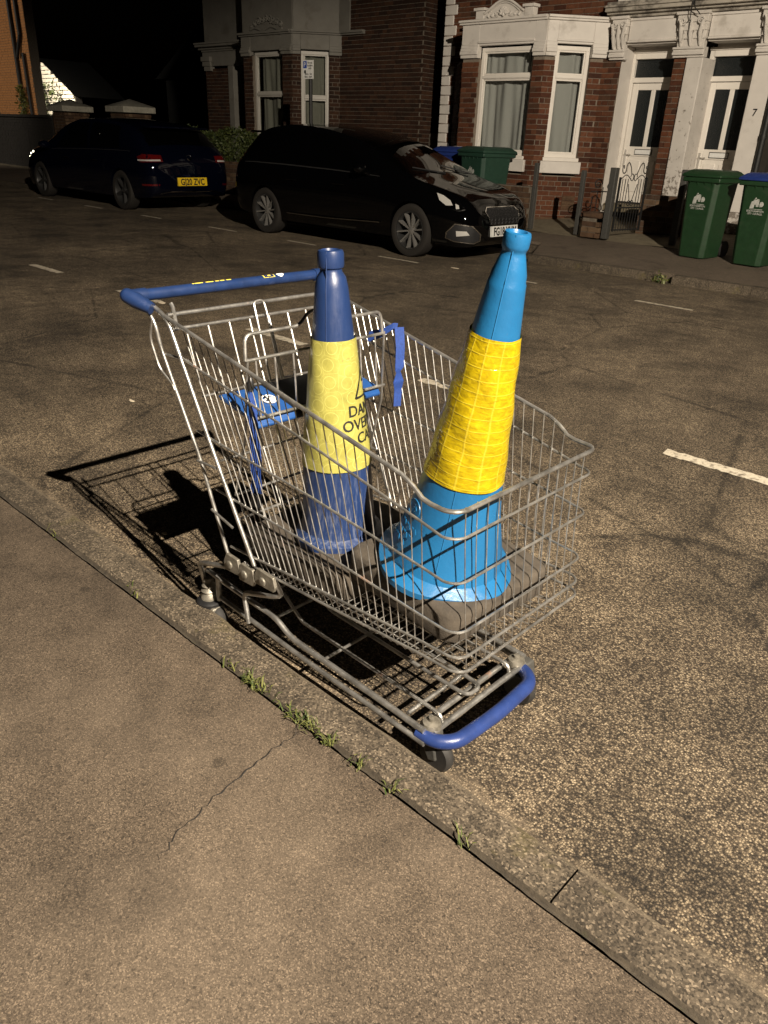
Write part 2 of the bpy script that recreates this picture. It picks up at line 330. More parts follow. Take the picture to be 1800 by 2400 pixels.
# bins, textiles, glass, plants
simple('bin_green',(.010,.036,.013),.5,sc=20,var=.18,bump=.15,dirt=((.06,.075,.05),4,.6,.35))
simple('bin_dark_green',(.016,.048,.032),.5,sc=20,var=.18,bump=.15)
simple('bin_blue',(.012,.03,.16),.5,sc=20,var=.2,bump=.1)
simple('curtain',(.47,.45,.455),.9,sc=60,var=.08,bump=.2)
simple('dark_curtain',(.24,.225,.20),.9,sc=50,var=.15,bump=.2)
simple('green_door',(.006,.10,.035),.45,sc=10,var=.2)
simple('sign_blue',(.015,.06,.33),.45,sc=30,var=.1); simple('fence_wood',(.10,.085,.065),.85,sc=25,var=.35,bump=.4)
simple('concrete_path',(.15,.125,.08),.9,sc=12,var=.3,bump=.4)
simple('line_paint',(.47,.42,.33),.8,sc=90,var=.3,bump=.3,dirt=((.10,.078,.055),26,.52,.9))
simple('soil',(.042,.033,.022),.95,sc=70,var=.5,bump=.6,bd=.004,dirt=((.038,.040,.012),18,.58,.6))
simple('litter',(.65,.56,.42),.8,sc=60,var=.2)
t=NT('window_glass'); gl_=t.n('BsdfGlossy'); gl_.inputs['Roughness'].default_value=.02; tr=t.n('BsdfTransparent'); tr.inputs[0].default_value=(.88,.9,.88,1)
fr=t.n('LayerWeight'); fa=t.math('MULTIPLY_ADD',t.math('POWER',fr.outputs['Facing'],4),.85,.045); ms=t.n('MixShader'); t.l(fa,ms.inputs[0]); t.l(tr.outputs[0],ms.inputs[1]); t.l(gl_.outputs[0],ms.inputs[2]); t.l(ms.outputs[0],t.out.inputs['Surface']); M['glass']=t.m
t=NT('frosted_glass'); c=t.co(); t.set((.012,.015,.016),.25,0,.5); t.bump(t.noise(60,4,.6,c),.6,.01); M['frosted']=t.m
def leafmat(name,a,b):
    t=NT(name); g=t.n('NewGeometry'); t.set(t.ramp(g.outputs['Random Per Island'],[(0,a),(1,b)]),.55,0,.4); M[name]=t.m
leafmat('leaf',(.018,.032,.008),(.075,.09,.022)); leafmat('grass',(.03,.055,.012),(.15,.15,.045)); leafmat('leaf_yellow',(.05,.06,.01),(.16,.15,.03))
t=NT('glint_glow'); t.set((.8,.75,.6),.2,emit=(1,.9,.66),es=9); M['glint_glow']=t.m  # glow standing in for lamp reflections on the far car
t=NT('assumed_lamp_glow'); t.set((.8,.8,.8),.5,emit=(1,.85,.62),es=30); M['assumed_lamp_glow']=t.m  # glow of the assumed bulkhead lamp
simple('white_brick',(.72,.66,.55),.8,sc=20,var=.12,bump=.3)
simple('dark_wall',(.022,.018,.014),.9,sc=8,var=.3,bump=.3)
simple('slate',(.03,.03,.032),.6,sc=10,var=.3)
# ------------------------------------------------------------------ ground, road, pavements
def jit(x,y,a=.003): return a*(math.sin(x*3.1+y*1.7)+math.sin(x*1.3-y*4.1+1)+.6*math.sin(x*7.7+y*5.3))
g=MB(); g.add([(-160,-160,-.06),(160,-160,-.06),(160,160,-.06),(-160,160,-.06)],[(0,1,2,3)])
tag(g.build('ground',M['dark_wall'],org=(0,0,0)),kind='structure')
g=MB(); g.grid(lambda a,b:(-70+110*a,1.03+9.2*b,0),110,20); road=tag(g.build('road',M['road'],org=(0,0,0)),kind='structure')
g=MB(); g.grid(lambda a,b:(-70+110*a,-9+9.933*b,.094+(jit((-70+110*a)*2,(-9+9.933*b)*2,.0015) if b<.999 else -.006)),500,60); near_pave=tag(g.build('pavement',M['pavement'],org=(0,0,0)),kind='structure')
def crack(pts,wd):
    mb=MB(); V=[];F=[]; P=[]
    for i in range(len(pts)-1):
        a=Vector(pts[i]); b=Vector(pts[i+1]); k=max(2,int((b-a).length/.012))
        for j in range(k): P.append(a.lerp(b,j/k)+Vector((random.gauss(0,.0035),random.gauss(0,.0035),0)))
    for i,p in enumerate(P):
        d=(P[min(i+1,len(P)-1)]-P[max(i-1,0)]).normalized(); n=Vector((-d.y,d.x,0)); w=wd*random.uniform(.25,1)*min(1,(len(P)-i)/8+.15,i/4+.3)
        V+=[p+n*w,p-n*w]
    for i in range(len(P)-1): F.append((2*i,2*i+1,2*i+3,2*i+2))
    mb.add(V,F); return mb
cz=.0985
crack([(-1.10,.935,cz),(-1.075,.885,cz),(-1.07,.784,cz),(-1.05,.66,cz),(-1.03,.55,cz),(-.99,.47,cz)],.0019).build('crack',M['rubber'],near_pave)
def kerb(name,joints,y0,y1,zt,zb=-.05,mat='kerb',bev=.012):
    k=thing(name,None,None,(joints[0],y0,0),kind='structure')
    for a,b in zip(joints[:-1],joints[1:]):
        dz=random.uniform(-.002,.002); dy=random.uniform(-.003,.003); mb=MB(); n=max(3,int((b-a)/.07)); q=[]
        for i in range(n+1):
            x=a+.0028+(b-a-.0056)*i/n; e=random.gauss(0,.0022); t_=random.gauss(0,.0014)
            sg=1 if y1>y0 else -1; q.append([(x,y0,zb),(x,y1+dy+e,zb),(x,y1+dy+e,zt+dz-.02),(x,y1+dy+e-sg*.006,zt+dz-.006+t_),(x,y1+dy+e-sg*.02,zt+dz+t_),(x,y0+sg*.012,zt+dz+t_),(x,y0,zt+dz-.01)])
        V=[p for r in q for p in r]; F=[tuple(range(6,-1,-1)),tuple(n*7+j for j in range(7))]
        for i in range(n):
            for j in range(7): F.append((i*7+j,i*7+(j+1)%7,(i+1)*7+(j+1)%7,(i+1)*7+j))
        mb.add(V,F).build('kerb_stone',M[mat],k,angle=60,org=((a+b)/2,(y0+y1)/2,0))
    return k
J=[-1.45,-1.33,-.40,.52,1.44,2.36]; J=[-1.45-.92*i for i in range(12,0,-1)]+J
kerb('kerb',J,.942,1.065,.1)
# far kerb with parking bay set back, and far pavement
kerb('far_kerb',[-5.75+.915*i for i in range(2)]+[-4.02],8.97,8.85,.1,bev=0)
kerb('far_kerb',[-3.78+.9*i for i in range(10)],8.97,8.85,.1,bev=0)
kerb('far_kerb',[-18.2+1.0*i for i in range(13)],9.87,9.75,.1,bev=0)
kerb('far_kerb',[-40+1.0*i for i in range(22)],8.42,8.30,.1,bev=0)
zf=lambda y:.098+max(0,y-8.9)*.045
g=MB(); 
for (xa,xb,ya,yb) in ((-70,-18.6,8.41,8.41),(-18.6,-18.2,8.41,9.86),(-18.2,-6.2,9.86,9.86),(-6.2,-5.75,9.86,8.96),(-5.75,40,8.96,8.96)):
    g.add([(xa,ya,zf(ya)),(xb,yb,zf(yb)),(xb,10.66,zf(10.66)),(xa,10.66,zf(10.66)),(xa,ya,-.05),(xb,yb,-.05)],[(0,1,2,3),(0,4,5,1)])
tag(g.build('far_pavement',M['far_pavement'],org=(0,0,0)),kind='structure')
g=MB(); g.grid(lambda a,b:(-70+110*a,10.65+3.5*b,.178+.17*min(1,b*1.6)+jit((-70+110*a)*2,b*6,.006)),300,8)
tag(g.build('front_garden',M['concrete_path'],org=(0,0,0)),kind='structure')
s_=.952
def dash(x0,x1,y,wd):
    mb=MB(); n=26; top=[];bot=[]
    for i in range(n+1):
        x=x0+(x1-x0)*i/n; top.append((x+random.gauss(0,.004),y+wd/2+random.gauss(0,.005),.004)); bot.append((x+random.gauss(0,.004),y-wd/2+random.gauss(0,.005),.004))
    mb.add(top+bot,[(i,n+1+i,n+2+i,i+1) for i in range(n)]); mb.build('road_marking',M['line_paint'],road,org=((x0+x1)/2,y,0))
for a,b in ((-11.1,-10.42),(-9.125,-8.44),(-7.185,-6.45),(-5.10,-4.41),(-3.22,-2.53),(-1.48,-.78),(.4,1.1)): dash(a*s_,b*s_,3.645,.085)
for a,b in ((-17.9,-17.2),(-15.8,-15.1),(-13.64,-12.97),(-11.5,-10.73),(-9.44,-8.79),(-7.51,-6.78),(-5.6,-4.95),(-3.72,-3.08),(-1.7,-1.05)): dash(a*s_,b*s_,7.5,.055)

# ------------------------------------------------------------------ brickwork and windows
BR={}
def rects(w,z0,z1,holes):
    us=sorted({0,w,*[h[0] for h in holes],*[h[1] for h in holes]}); zs=sorted({z0,z1,*[h[2] for h in holes],*[h[3] for h in holes]})
    us=[u for u in us if 0<=u<=w]; zs=[z for z in zs if z0<=z<=z1]
    for a,b in zip(us[:-1],us[1:]):
        for c,d in zip(zs[:-1],zs[1:]):
            if not any(h[0]<(a+b)/2<h[1] and h[2]<(c+d)/2<h[3] for h in holes): yield a,b,c,d
def lay(w,z0,z1,holes,ch=.075,L=.225,j=.010):
    out=[]; k=0; z=z0
    while z+ch*.5<z1:
        zt=min(z+ch-j,z1); iv=[(0,w)]
        for h in holes:
            if h[2]<zt-.01 and h[3]>z+.01:
                nv=[]
                for a,b in iv:
                    if h[1]<=a or h[0]>=b: nv.append((a,b)); continue
                    if h[0]>a: nv.append((a,h[0]))
                    if h[1]<b: nv.append((h[1],b))
                iv=nv
        for a,b in iv:
            hdr=(k%4==3); Lk=L/2 if hdr else L; u=a-(Lk/2 if k%2 else 0)+(.02 if hdr else 0)
            while u<b:
                p,q=max(u,a),min(u+Lk-j,b)
                if q-p>.03: out.append((p,q,z,zt))
                u+=Lk
        z+=ch; k+=1
    return out
def brick_face(parent,B,w,z0,z1,holes,mat='brick',mort='mortar',thick=.2,single=None,ch=.075,L=.225,bd=.011):
    mb=MB()
    for a,b,c,d in rects(w,z0,z1,holes): mb.pb(B,a,b,c,d,-thick,0)
    mb.build('wall',M[mort],parent)
    rest=MB(); n=0
    for (p,q,z,zt) in lay(w,z0,z1,holes,ch,L):
        e=bd+random.uniform(-.003,.003)
        if single is not None and single[0]>0:
            single[0]-=1; mb=MB(); mb.pb(B,p,q,z,zt,-.01,e); mb.build('brick',M[mat],parent,org=tuple(B((p+q)/2,z,0)))
        else: rest.pb(B,p,q,z,zt,-.01,e); n+=1
    if n: tag(rest.build('bricks',M[mat],parent),kind='stuff')
def window(parent,B,u0,u1,z0,z1,mids=(),fr=.06,n0=-.14,mat='upvc',curt='curtain',muls=(),sill=True,sillz=.1,lab=None,dark=False):
    f=MB(); a,b,c,d=n0,n0+.07,n0+.015,n0+.055
    f.pb(B,u0,u1,z1-fr,z1,a,b); f.pb(B,u0,u1,z0,z0+fr,a,b); f.pb(B,u0,u0+fr,z0+fr,z1-fr,a,b); f.pb(B,u1-fr,u1,z0+fr,z1-fr,a,b)
    for mz in mids: f.pb(B,u0+fr,u1-fr,mz-.03,mz+.03,a,b-.002); f.pb(B,u0+fr,u1-fr,mz-.018,mz+.018,b-.01,b+.012)
    zz=[z0+fr]+[q for mz in mids for q in (mz-.03,mz+.03)]+[z1-fr]
    for i in range(0,len(zz),2):
        p,q=zz[i],zz[i+1]
        for (ua,ub,za,zb) in ((u0+fr,u1-fr,p,p+.025),(u0+fr,u1-fr,q-.025,q),(u0+fr,u0+fr+.025,p+.025,q-.025),(u1-fr-.025,u1-fr,p+.025,q-.025)): f.pb(B,ua,ub,za,zb,c,d)
    win=f.build('window',M[mat],parent,bevel=.004)
    for i in range(0,len(zz),2):
        mb=MB(); mb.pb(B,u0+fr+.02,u1-fr-.02,zz[i]+.02,zz[i+1]-.02,a+.030,a+.034); mb.build('pane',M['glass'],win)
    ph=random.uniform(0,6); W=u1-u0
    cu=MB(); cu.grid(lambda x,y:B(u0+.03+(W-.06)*x,z0+.03+(z1-z0-.06)*y,n0-.10+.034*math.sin(x*W*17+ph+1.1*math.sin(y*2.2+x*4))*(1-.3*y)+.012*math.sin(x*W*41+ph*2+y*2.5+2*math.sin(x*7))),int(70*W)+10,14)
    cu.build('curtain',M[curt],win)
    bk=MB(); bk.pb(B,u0,u1,z0,z1,n0-.5,n0-.45); bk.build('dark_room',M['dark_void'],win)
    if sill:
        s=MB(); s.pb(B,u0-.02,u1+.02,z0-.055,z0,n0,.03); s.build('sill',M[mat],win,bevel=.006)
        if sillz: s=MB(); s.pb(B,u0-.06,u1+.06,z0-.055-sillz-.08,z0-.057,-.1,.06); s.build('sill_block',M['white_paint'] if mat=='upvc' else M['old_stucco'],win,bevel=.008)
    return win
def moulding(mb,B,u0,u1,z0,prof):   # prof list of (dz, projection) -> stepped section extruded along u
    z=z0
    pts=[(z0,-.05)]
    for dz,p in prof: pts.append((z,p)); z+=dz; pts.append((z,p))
    pts.append((z,-.05)); n=len(pts)
    V=[B(u0,a,b) for a,b in pts]+[B(u1,a,b) for a,b in pts]
    return mb.add(V,[tuple(range(n)),tuple(range(2*n-1,n-1,-1))]+[(i,n+i,n+(i+1)%n,(i+1)%n) for i in range(n)])
def scroll(mb,B,u,z,n,r,turn=1.6,flip=1,w=.014,a0=0):
    P=[]
    for i in range(22):
        t=i/21; a=a0+flip*t*turn*2*math.pi; rr=r*(1-.8*t); P.append(B(u+rr*math.cos(a),z+rr*math.sin(a),n+.012*t))
    mb.tube(P,[w*(1-.4*i/21) for i in range(22)],6); mb.ball(P[-1],w*1.1,8)

# ------------------------------------------------------------------ right-hand terraced house with the bay
HA=thing('terraced_house','red brick terraced house with white bay window, curtains and carved gable panel','house',(-8.3,12.4,.2))
single=[300]
F1=basis((-9.25,11.6),(1,0)); F2=basis((-7.65,11.6),(.63,.70)); F3=basis((-7.02,12.3),(1,0)); W2=math.hypot(.63,.70)
F0=basis((-10.27,12.3),(1,0)); FL=basis((-9.95,12.3),(.7,-.7))
h1=(.33,1.40,1.06,2.80); h2=(.17,.73,1.06,2.80)
brick_face(HA,F2,W2,.26,2.62,[(h2[0]-.0,h2[1],.94,2.80)],single=single)
brick_face(HA,F1,1.60,.26,2.62,[(h1[0],h1[1],.94,2.80)],single=single)
brick_face(HA,F3,.30,.26,2.64,[],single=single)
brick_face(HA,F0,1.0,.26,5.2,[],single=None)
brick_face(HA,FL,.99,.26,2.62,[],single=None)
up=basis((-9.27,12.3),(1,0)); brick_face(HA,up,2.45,2.95,5.2,[],single=None)
window(HA,F1,h1[0],h1[1],1.21,2.78,mids=(2.36,)); window(HA,F2,h2[0],h2[1],1.21,2.78,mids=(2.36,))
# white entablature over the bay, stepping back over the windows
mb=MB()
for B,a,b,hole in ((F1,-.03,1.62,h1),(F2,0.0,W2+.03,h2)):
    for u0,u1 in ((a,hole[0]),(hole[1],b)): moulding(mb,B,u0,u1,2.63,[(.05,.05),(.05,.075),(.04,.06),(.05,.045),(.28,.035)])
    mb.pb(B,hole[0],hole[1],2.80,3.10,-.05,.033); mb.pb(B,hole[0]-.01,hole[1]+.01,2.83,2.86,.0,.055)
mb.build('entablature',M['white_paint'],HA,bevel=.006)
mb=MB()
for B,a,b in ((F1,-.08,1.62),(F2,-.02,W2+.04)): moulding(mb,B,a,b,3.10,[(.03,.07),(.035,.10)])
mb.prism([F1(-.03,3.165,0),F1(1.6,3.165,0),F2(W2,3.165,0),F3(0,3.165,-.2),F1(-.03,3.165,-.9)],(0,0,.012))
mb.build('capping',M['white_paint'],HA,bevel=.006)
mb=MB(); n=18; top=[]
for i in range(n+1):
    x=i/n; u=.44+.76*x; top.append(F1(u,3.225+.165*math.sin(math.pi*x)**1.2,.0))
mb.prism([F1(.30,3.165,0),F1(1.34,3.165,0)]+[F1(1.34,3.25,0)]+top[::-1]+[F1(.30,3.25,0)],(0,-.09,0))
mb.tube([p+Vector((0,-.10,.006)) for p in top],.020,8); mb.tube([p+Vector((0,-.10,-.030)) for p in top[2:-2]],.010,8)
for u in (.27,1.21): mb.pb(F1,u,u+.16,3.165,3.275,-.02,.10); mb.pb(F1,u-.03,u+.19,3.275,3.315,-.03,.13)
mb.build('gable_panel',M['white_paint'],HA,bevel=.006)
mb=MB()
for i in range(7):
    a=math.pi*(i+.5)/7; mb.tube([F1(.82,3.19,.10),F1(.82+.055*math.cos(a),3.20+.065*math.sin(a),.12),F1(.82+.085*math.cos(a),3.205+.105*math.sin(a),.115)],[.01,.020,.013],7)
mb.ball(F1(.82,3.20,.115),.03,10,(1,.6,1))
for sgn in (-1,1):
    for q,(du,dz,r) in enumerate(((.14,.05,.036),(.22,.035,.028),(.29,.025,.022))): scroll(mb,F1,.82+sgn*du,3.165+dz,.10,r,1.4,sgn*(1 if q%2 else -1),.012,a0=q)
    mb.tube([F1(.82+sgn*t*.33,3.185+.015*math.sin(t*9),.10) for t in (.3,.45,.6,.75,.9,1)],.010,6)
mb.build('carved_ornament',M['white_paint'],HA)
for i in range(26):                                                 # painted quoins
    z=.28+i*.155; wd=.20 if i%2 else .27
    if z>5: break
    q=MB(); q.pb(F0,0,wd,z,z+.147,-.02,.028); q.build('quoin',M['white_paint'],HA,bevel=.012)
mb=MB(); mb.pb(F2,.0,W2,.22,.30,-.05,.03); mb.build('plinth',M['old_brick'],HA)
mb=MB(); mb.pb(F2,.56,.78,.42,.64,.0,.02); 
for i in range(5): mb.pb(F2,.57,.77,.44+i*.04,.455+i*.04,.02,.03)
mb.build('air_brick',M['old_brick'],HA)
# porch of the first house
PB=basis((-7.02,12.3),(1,0)); uP=lambda X:X+7.02
def capital(parent,u0,u1,carve=True):
    mb=MB(); moulding(mb,PB,u0,u1,2.60,[(.03,.06),(.04,.10),(.03,.085),(.03,.11)]); 
    for i in range(4): mb.pb(PB,u0+.035-.009*i,u1-.035+.009*i,2.73+i*.10,2.83+i*.10,-.05,.05+.022*i)
    mb.pb(PB,u0-.01,u1+.01,3.12,3.16,-.05,.15); c=mb.build('capital',M['worn_paint'] if carve else M['white_paint'],parent,bevel=.006)
    o=MB(); w=u1-u0
    for q in (.2,.5,.8):
        u=u0+w*q; o.tube([PB(u,2.75,.06),PB(u-.01,2.90,.10),PB(u+(q-.5)*.06,3.02,.135),PB(u+(q-.5)*.14,3.06,.15)],[.018,.03,.024,.012],7)
        o.tube([PB(u,2.74,.055),PB(u+.03,2.86,.085),PB(u+.045,2.93,.10)],[.012,.018,.008],6)
    for sg in (-1,1): scroll(o,PB,(u0+u1)/2+sg*w*.28,3.04,.13,.05,1.5,sg,.014)
    o.build('carved_leaf',M['worn_paint'],c)
def door(parent,X0,X1,zb,lab=None):
    B=basis((X0,12.72),(1,0)); w=X1-X0; f=MB()
    f.pb(B,0,.07,zb,2.72,-.05,.04); f.pb(B,w-.07,w,zb,2.72,-.05,.04); f.pb(B,.07,w-.07,2.64,2.72,-.05,.05); f.pb(B,.07,w-.07,2.32,2.39,-.05,.045); f.pb(B,0,w,2.72,2.76,-.05,.07)
    fr=f.build('door_frame',M['upvc'],parent,bevel=.005)
    p=MB(); p.pb(B,.07,w-.07,2.40,2.63,-.03,-.02); p.build('fanlight',M['frosted'],fr)
    d=MB(); z0=zb+.03; zl=1.42
    d.pb(B,.075,.17,z0,2.315,-.04,.005); d.pb(B,w-.17,w-.075,z0,2.315,-.04,.005); d.pb(B,.17,w-.17,2.22,2.315,-.04,.005); d.pb(B,.17,w-.17,zl-.14,zl,-.04,.004)
    d.pb(B,w/2-.035,w/2+.035,zl,2.22,-.04,.003); d.pb(B,.17,w-.17,z0,zl-.14,-.04,-.012); d.pb(B,.17,w-.17,z0,z0+.1,-.04,.003)
    for a,b in ((.21,w/2-.03),(w/2+.03,w-.21)): d.pb(B,a,b,z0+.16,zl-.20,-.02,.0)
    dr=d.build('door',M['upvc'],parent,bevel=.006)
    for a,b in ((.17,w/2-.035),(w/2+.035,w-.17)):
        q=MB(); q.pb(B,a,b,zl,2.22,-.02,-.012); q.build('pane',M['frosted'],dr)
    q=MB(); q.pb(B,w/2-.14,w/2+.14,zl-.11,zl-.045,.0,.014); q.build('letterbox',M['decal_white'],dr,bevel=.003)
    q=MB(); q.pb(B,w/2-.15,w/2+.15,zl-.12,zl-.035,.0,.008); q.build('letterbox_surround',M['black_plastic'] ,dr)
    q=MB(); q.pb(B,.115,.145,zl-.3,zl-.05,.0,.02); q.tube([B(.13,zl-.12,.02),B(.13,zl-.12,.05),B(.24,zl-.12,.05)],.009,8); q.build('handle',M['chrome'],dr)
    q=MB(); q.pb(B,-.03,w+.03,zb-.12,zb,-.05,.30); q.build('doorstep',M['concrete_path'],parent,bevel=.01)
door(HA,-6.74,-5.88,.56)
mb=MB(); 
mb.box(-6.75,-6.712,12.33,12.72,.3,2.8); mb.box(-6.72,-5.86,12.32,12.75,2.80,2.95); mb.box(-6.72,-5.86,12.68,12.76,2.758,2.81)
mb.build('porch_lining',M['white_paint'],HA)
mb=MB(); mb.box(-5.87,-5.66,12.32,12.75,.3,2.7); mb.build('porch_side',M['mortar'],HA)
BS=basis((-5.86,12.31),(1,0)); brick_face(HA,BS,.20,.30,2.62,[],single=None)
capital(HA,uP(-6.90),uP(-6.64),False)
mb=MB(); moulding(mb,PB,uP(-6.64),uP(-5.84),2.82,[(.03,.05),(.25,.03),(.04,.05)]); mb.build('lintel',M['white_paint'],HA,bevel=.006)
# house next door (7)
HB=thing('terraced_house','white painted terraced house numbered 7 with peeling porch pillar and glazed door','house',(-4.6,12.4,.2))
door(HB,-5.50,-4.66,.56)
capital(HB,uP(-5.87),uP(-5.40)); capital(HB,uP(-4.68),uP(-4.2))
mb=MB(); mb.pb(PB,uP(-5.66),uP(-5.41),.3,2.60,-.42,.04); mb.build('pillar',M['worn_paint'],HB,bevel=.012)
pr=MB(); pr.pb(PB,uP(-4.67),uP(-4.38),.60,2.60,-.42,.04); pil=pr.build('pillar',M['white_paint'],HB,bevel=.012)
pr=MB(); pr.pb(PB,uP(-4.66),uP(-4.385),.3,.598,-.4,.036); pr.build('pillar_foot',M['worn_paint'],HB,bevel=.012)
text_mb('7',.13,lambda x,y:PB(uP(-4.52)+x,1.86+y,.045),bold=.002).build('house_number',M['iron'],pil)
mb=MB(); moulding(mb,PB,uP(-5.40),uP(-4.66),2.82,[(.03,.05),(.25,.03),(.04,.05)]); mb.build('lintel',M['white_paint'],HB,bevel=.006)
mb=MB(); mb.box(-5.41,-4.66,12.32,12.75,2.80,2.95); mb.box(-5.41,-4.66,12.68,12.76,2.758,2.81); mb.box(-5.52,-5.49,12.75,12.9,.3,2.8); mb.build('porch_lining',M['white_paint'],HB)
mb=MB(); moulding(mb,PB,uP(-6.98),4.0,3.14,[(.04,.10),(.03,.17),(.05,.24),(.03,.27),(.05,.20)]); mb.build('cornice',M['cornice_stone'],HB,bevel=.006)
mb=MB(); mb.pb(PB,uP(-6.86),uP(-6.74),3.34,5.0,-.1,.10); mb.pb(PB,uP(-6.74),4.2,3.34,5.0,-.1,.03); mb.build('upper_wall',M['white_paint'],HB)
mb=MB(); 
for dx in (0,.06): mb.pb(PB,uP(-5.70)+dx*2.2,uP(-5.70)+.10+dx*2.2,3.30,5,.03,.10)
for k in range(3): scroll(mb,PB,uP(-5.50)+.09*k,3.42,.08,.05,1.4,1,.014)
mb.build('upper_bracket',M['worn_paint'],HB)
mb=MB(); mb.tube([PB(uP(-5.62),3.4,.11),PB(uP(-5.60),3.34,.25),PB(uP(-5.6),3.2,.29),PB(uP(-5.66),3.05,.16),PB(uP(-5.84),2.95,.06),PB(uP(-5.86),3.05,.05)],.007,6); mb.tube([PB(uP(-5.60),3.34,.26),PB(uP(-5.56),3.18,.29),PB(uP(-5.5),3.1,.2)],.007,6)
mb.build('cable',M['iron'],HB)
mb=MB(); mb.tube([PB(uP(-4.31),z,.09) for z in (.3,1,2,3.1)],.04,12)
for z in (.8,1.6,2.5): mb.lathe([(.048,-.03),(.048,.03)],PB(uP(-4.31),z,.09),(0,0,1),12)
mb.build('drainpipe',M['iron'],HB)
mb=MB(); mb.pb(PB,uP(-4.38),uP(-4.22),.3,2.6,-.3,.0); mb.build('wall',M['dark_wall'],HB)
F4=basis((-4.20,12.3),(.7,-.7)); mb=MB(); mb.pb(F4,0,1.1,.26,1.0,-.2,0); mb.pb(F4,0,1.1,2.75,3.1,-.2,.0); mb.build('bay_wall',M['white_paint'],HB); window(HB,F4,.03,.9,1.12,2.74,mids=(2.3,))
mb=MB(); mb.box(-10.0,8,12.75,13.6,.2,5.2); mb.build('house_body',M['dark_wall'],HB)
mb=MB(); mb.box(-10.2,-7.05,12.55,13.5,.2,5.2); mb.build('house_body',M['dark_wall'],HA)

# ------------------------------------------------------------------ left-hand darker house
HL=thing('terraced_house','dim brick house with grey stucco two-storey bay and green door behind hedge','house',(-15,12.7,.2))
L1=basis((-15.65,11.9),(1,0)); L2=basis((-14.0,11.9),(.70,.70)); L3=basis((-13.3,12.6),(1,0)); L4=basis((-18.1,12.6),(1,0)); WL=.99
hl1=(.30,1.33,1.22,2.95); hl2=(.17,.76,1.22,2.95)
DB=dict(mat='dark_brick',mort='old_mortar')
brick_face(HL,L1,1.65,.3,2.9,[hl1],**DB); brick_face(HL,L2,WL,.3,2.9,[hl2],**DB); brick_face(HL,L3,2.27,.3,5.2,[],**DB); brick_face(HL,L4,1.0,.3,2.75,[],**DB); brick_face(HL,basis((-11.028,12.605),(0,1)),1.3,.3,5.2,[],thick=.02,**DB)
bb=basis((-16.65,12.6),(1,0)); brick_face(HL,bb,1.0,.3,2.9,[],**DB)
window(HL,L1,hl1[0],hl1[1],1.32,2.95,mids=(2.16,),mat='dull_upvc',curt='dark_curtain'); window(HL,L2,hl2[0],hl2[1],1.32,2.95,mids=(2.10,),mat='dull_upvc',curt='dark_curtain')
mb=MB()
for B,a,b,hole in ((L1,-.03,1.67,hl1),(L2,0,WL+.03,hl2)):
    for u0,u1 in ((a,hole[0]),(hole[1],b)): moulding(mb,B,u0,u1,2.88,[(.06,.06),(.05,.09),(.05,.06),(.20,.04)])
    mb.pb(B,hole[0],hole[1],2.97,3.24,-.05,.038)
    moulding(mb,B,a-.03,b,3.24,[(.03,.08),(.04,.12)])
    mb.pb(B,a+.02,b-.02,3.31,5.2,-.1,.0)
mb.build('entablature',M['old_stucco'],HL,bevel=.006)
mb=MB()
for k in range(9):
    u=.35+.12*k; z=3.42+.12*math.sin(math.pi*k/8); scroll(mb,L1,u,z,.02,.05+.03*math.sin(math.pi*k/8),1.4,1 if k%2 else -1,.018,a0=k)
mb.tube([L1(.3+1.05*i/12,3.36+.03*math.sin(i),.02) for i in range(13)],.02,7); mb.build('carved_ornament',M['old_stucco'],HL)
mb=MB(); moulding(mb,L3,-.02,.72,3.24,[(.03,.06),(.04,.10)]); mb.pb(L3,0,.30,3.31,5.2,-.05,.04); mb.build('string_course',M['old_stucco'],HL,bevel=.006)
mb=MB(); moulding(mb,L4,-.05,2.45,2.80,[(.30,.05),(.04,.08)]); moulding(mb,L4,-.12,2.5,3.14,[(.05,.12),(.05,.22),(.04,.25)]); mb.pb(L4,0,1.6,3.28,5.2,-.1,.0); mb.pb(L4,1.9,2.5,3.28,5.2,-.1,.0)
for u in (.02,): 
    for i in range(3): mb.pb(L4,u-.02*i,u+.28+.02*i,2.70+.1*i,2.80+.1*i,-.05,.07+.03*i)
mb.build('porch_cornice',M['old_stucco'],HL,bevel=.006)
mb=MB(); mb.box(-17.15,-16.95,12.56,13.0,.3,2.80); mb.box(-17.15,-16.62,12.90,13.0,2.55,2.80); mb.build('door_frame',M['old_stucco'],HL,bevel=.006)
mb=MB(); mb.box(-16.95,-16.62,12.92,12.97,.35,2.5); dl=mb.build('door',M['dark_wall'],HL)
mb=MB(); mb.box(-16.90,-16.74,12.90,12.918,.6,1.9); mb.box(-16.90,-16.68,12.90,12.918,2.05,2.5); mb.build('door_panel',M['green_door'],dl)
mb=MB(); mb.box(-18.1,-11.1,13.0,13.9,.2,5.2); mb.build('house_body',M['dark_wall'],HL)
# plank fence between the houses
fp=thing('fence_panel','weathered grey board fence panel in the dark gap between houses','fence',(-11.0,12.9,.3))
for i in range(6):
    mb=MB(); mb.box(-11.25+.125*i,-11.25+.125*i+.118,12.9,12.92,.3,1.50+random.uniform(-.02,.02)); mb.build('board',M['fence_wood'],fp)
mb=MB(); mb.box(-11.25,-10.5,12.922,12.96,.7,.78); mb.box(-11.25,-10.5,12.922,12.96,1.25,1.33); mb.build('rail',M['fence_wood'],fp)
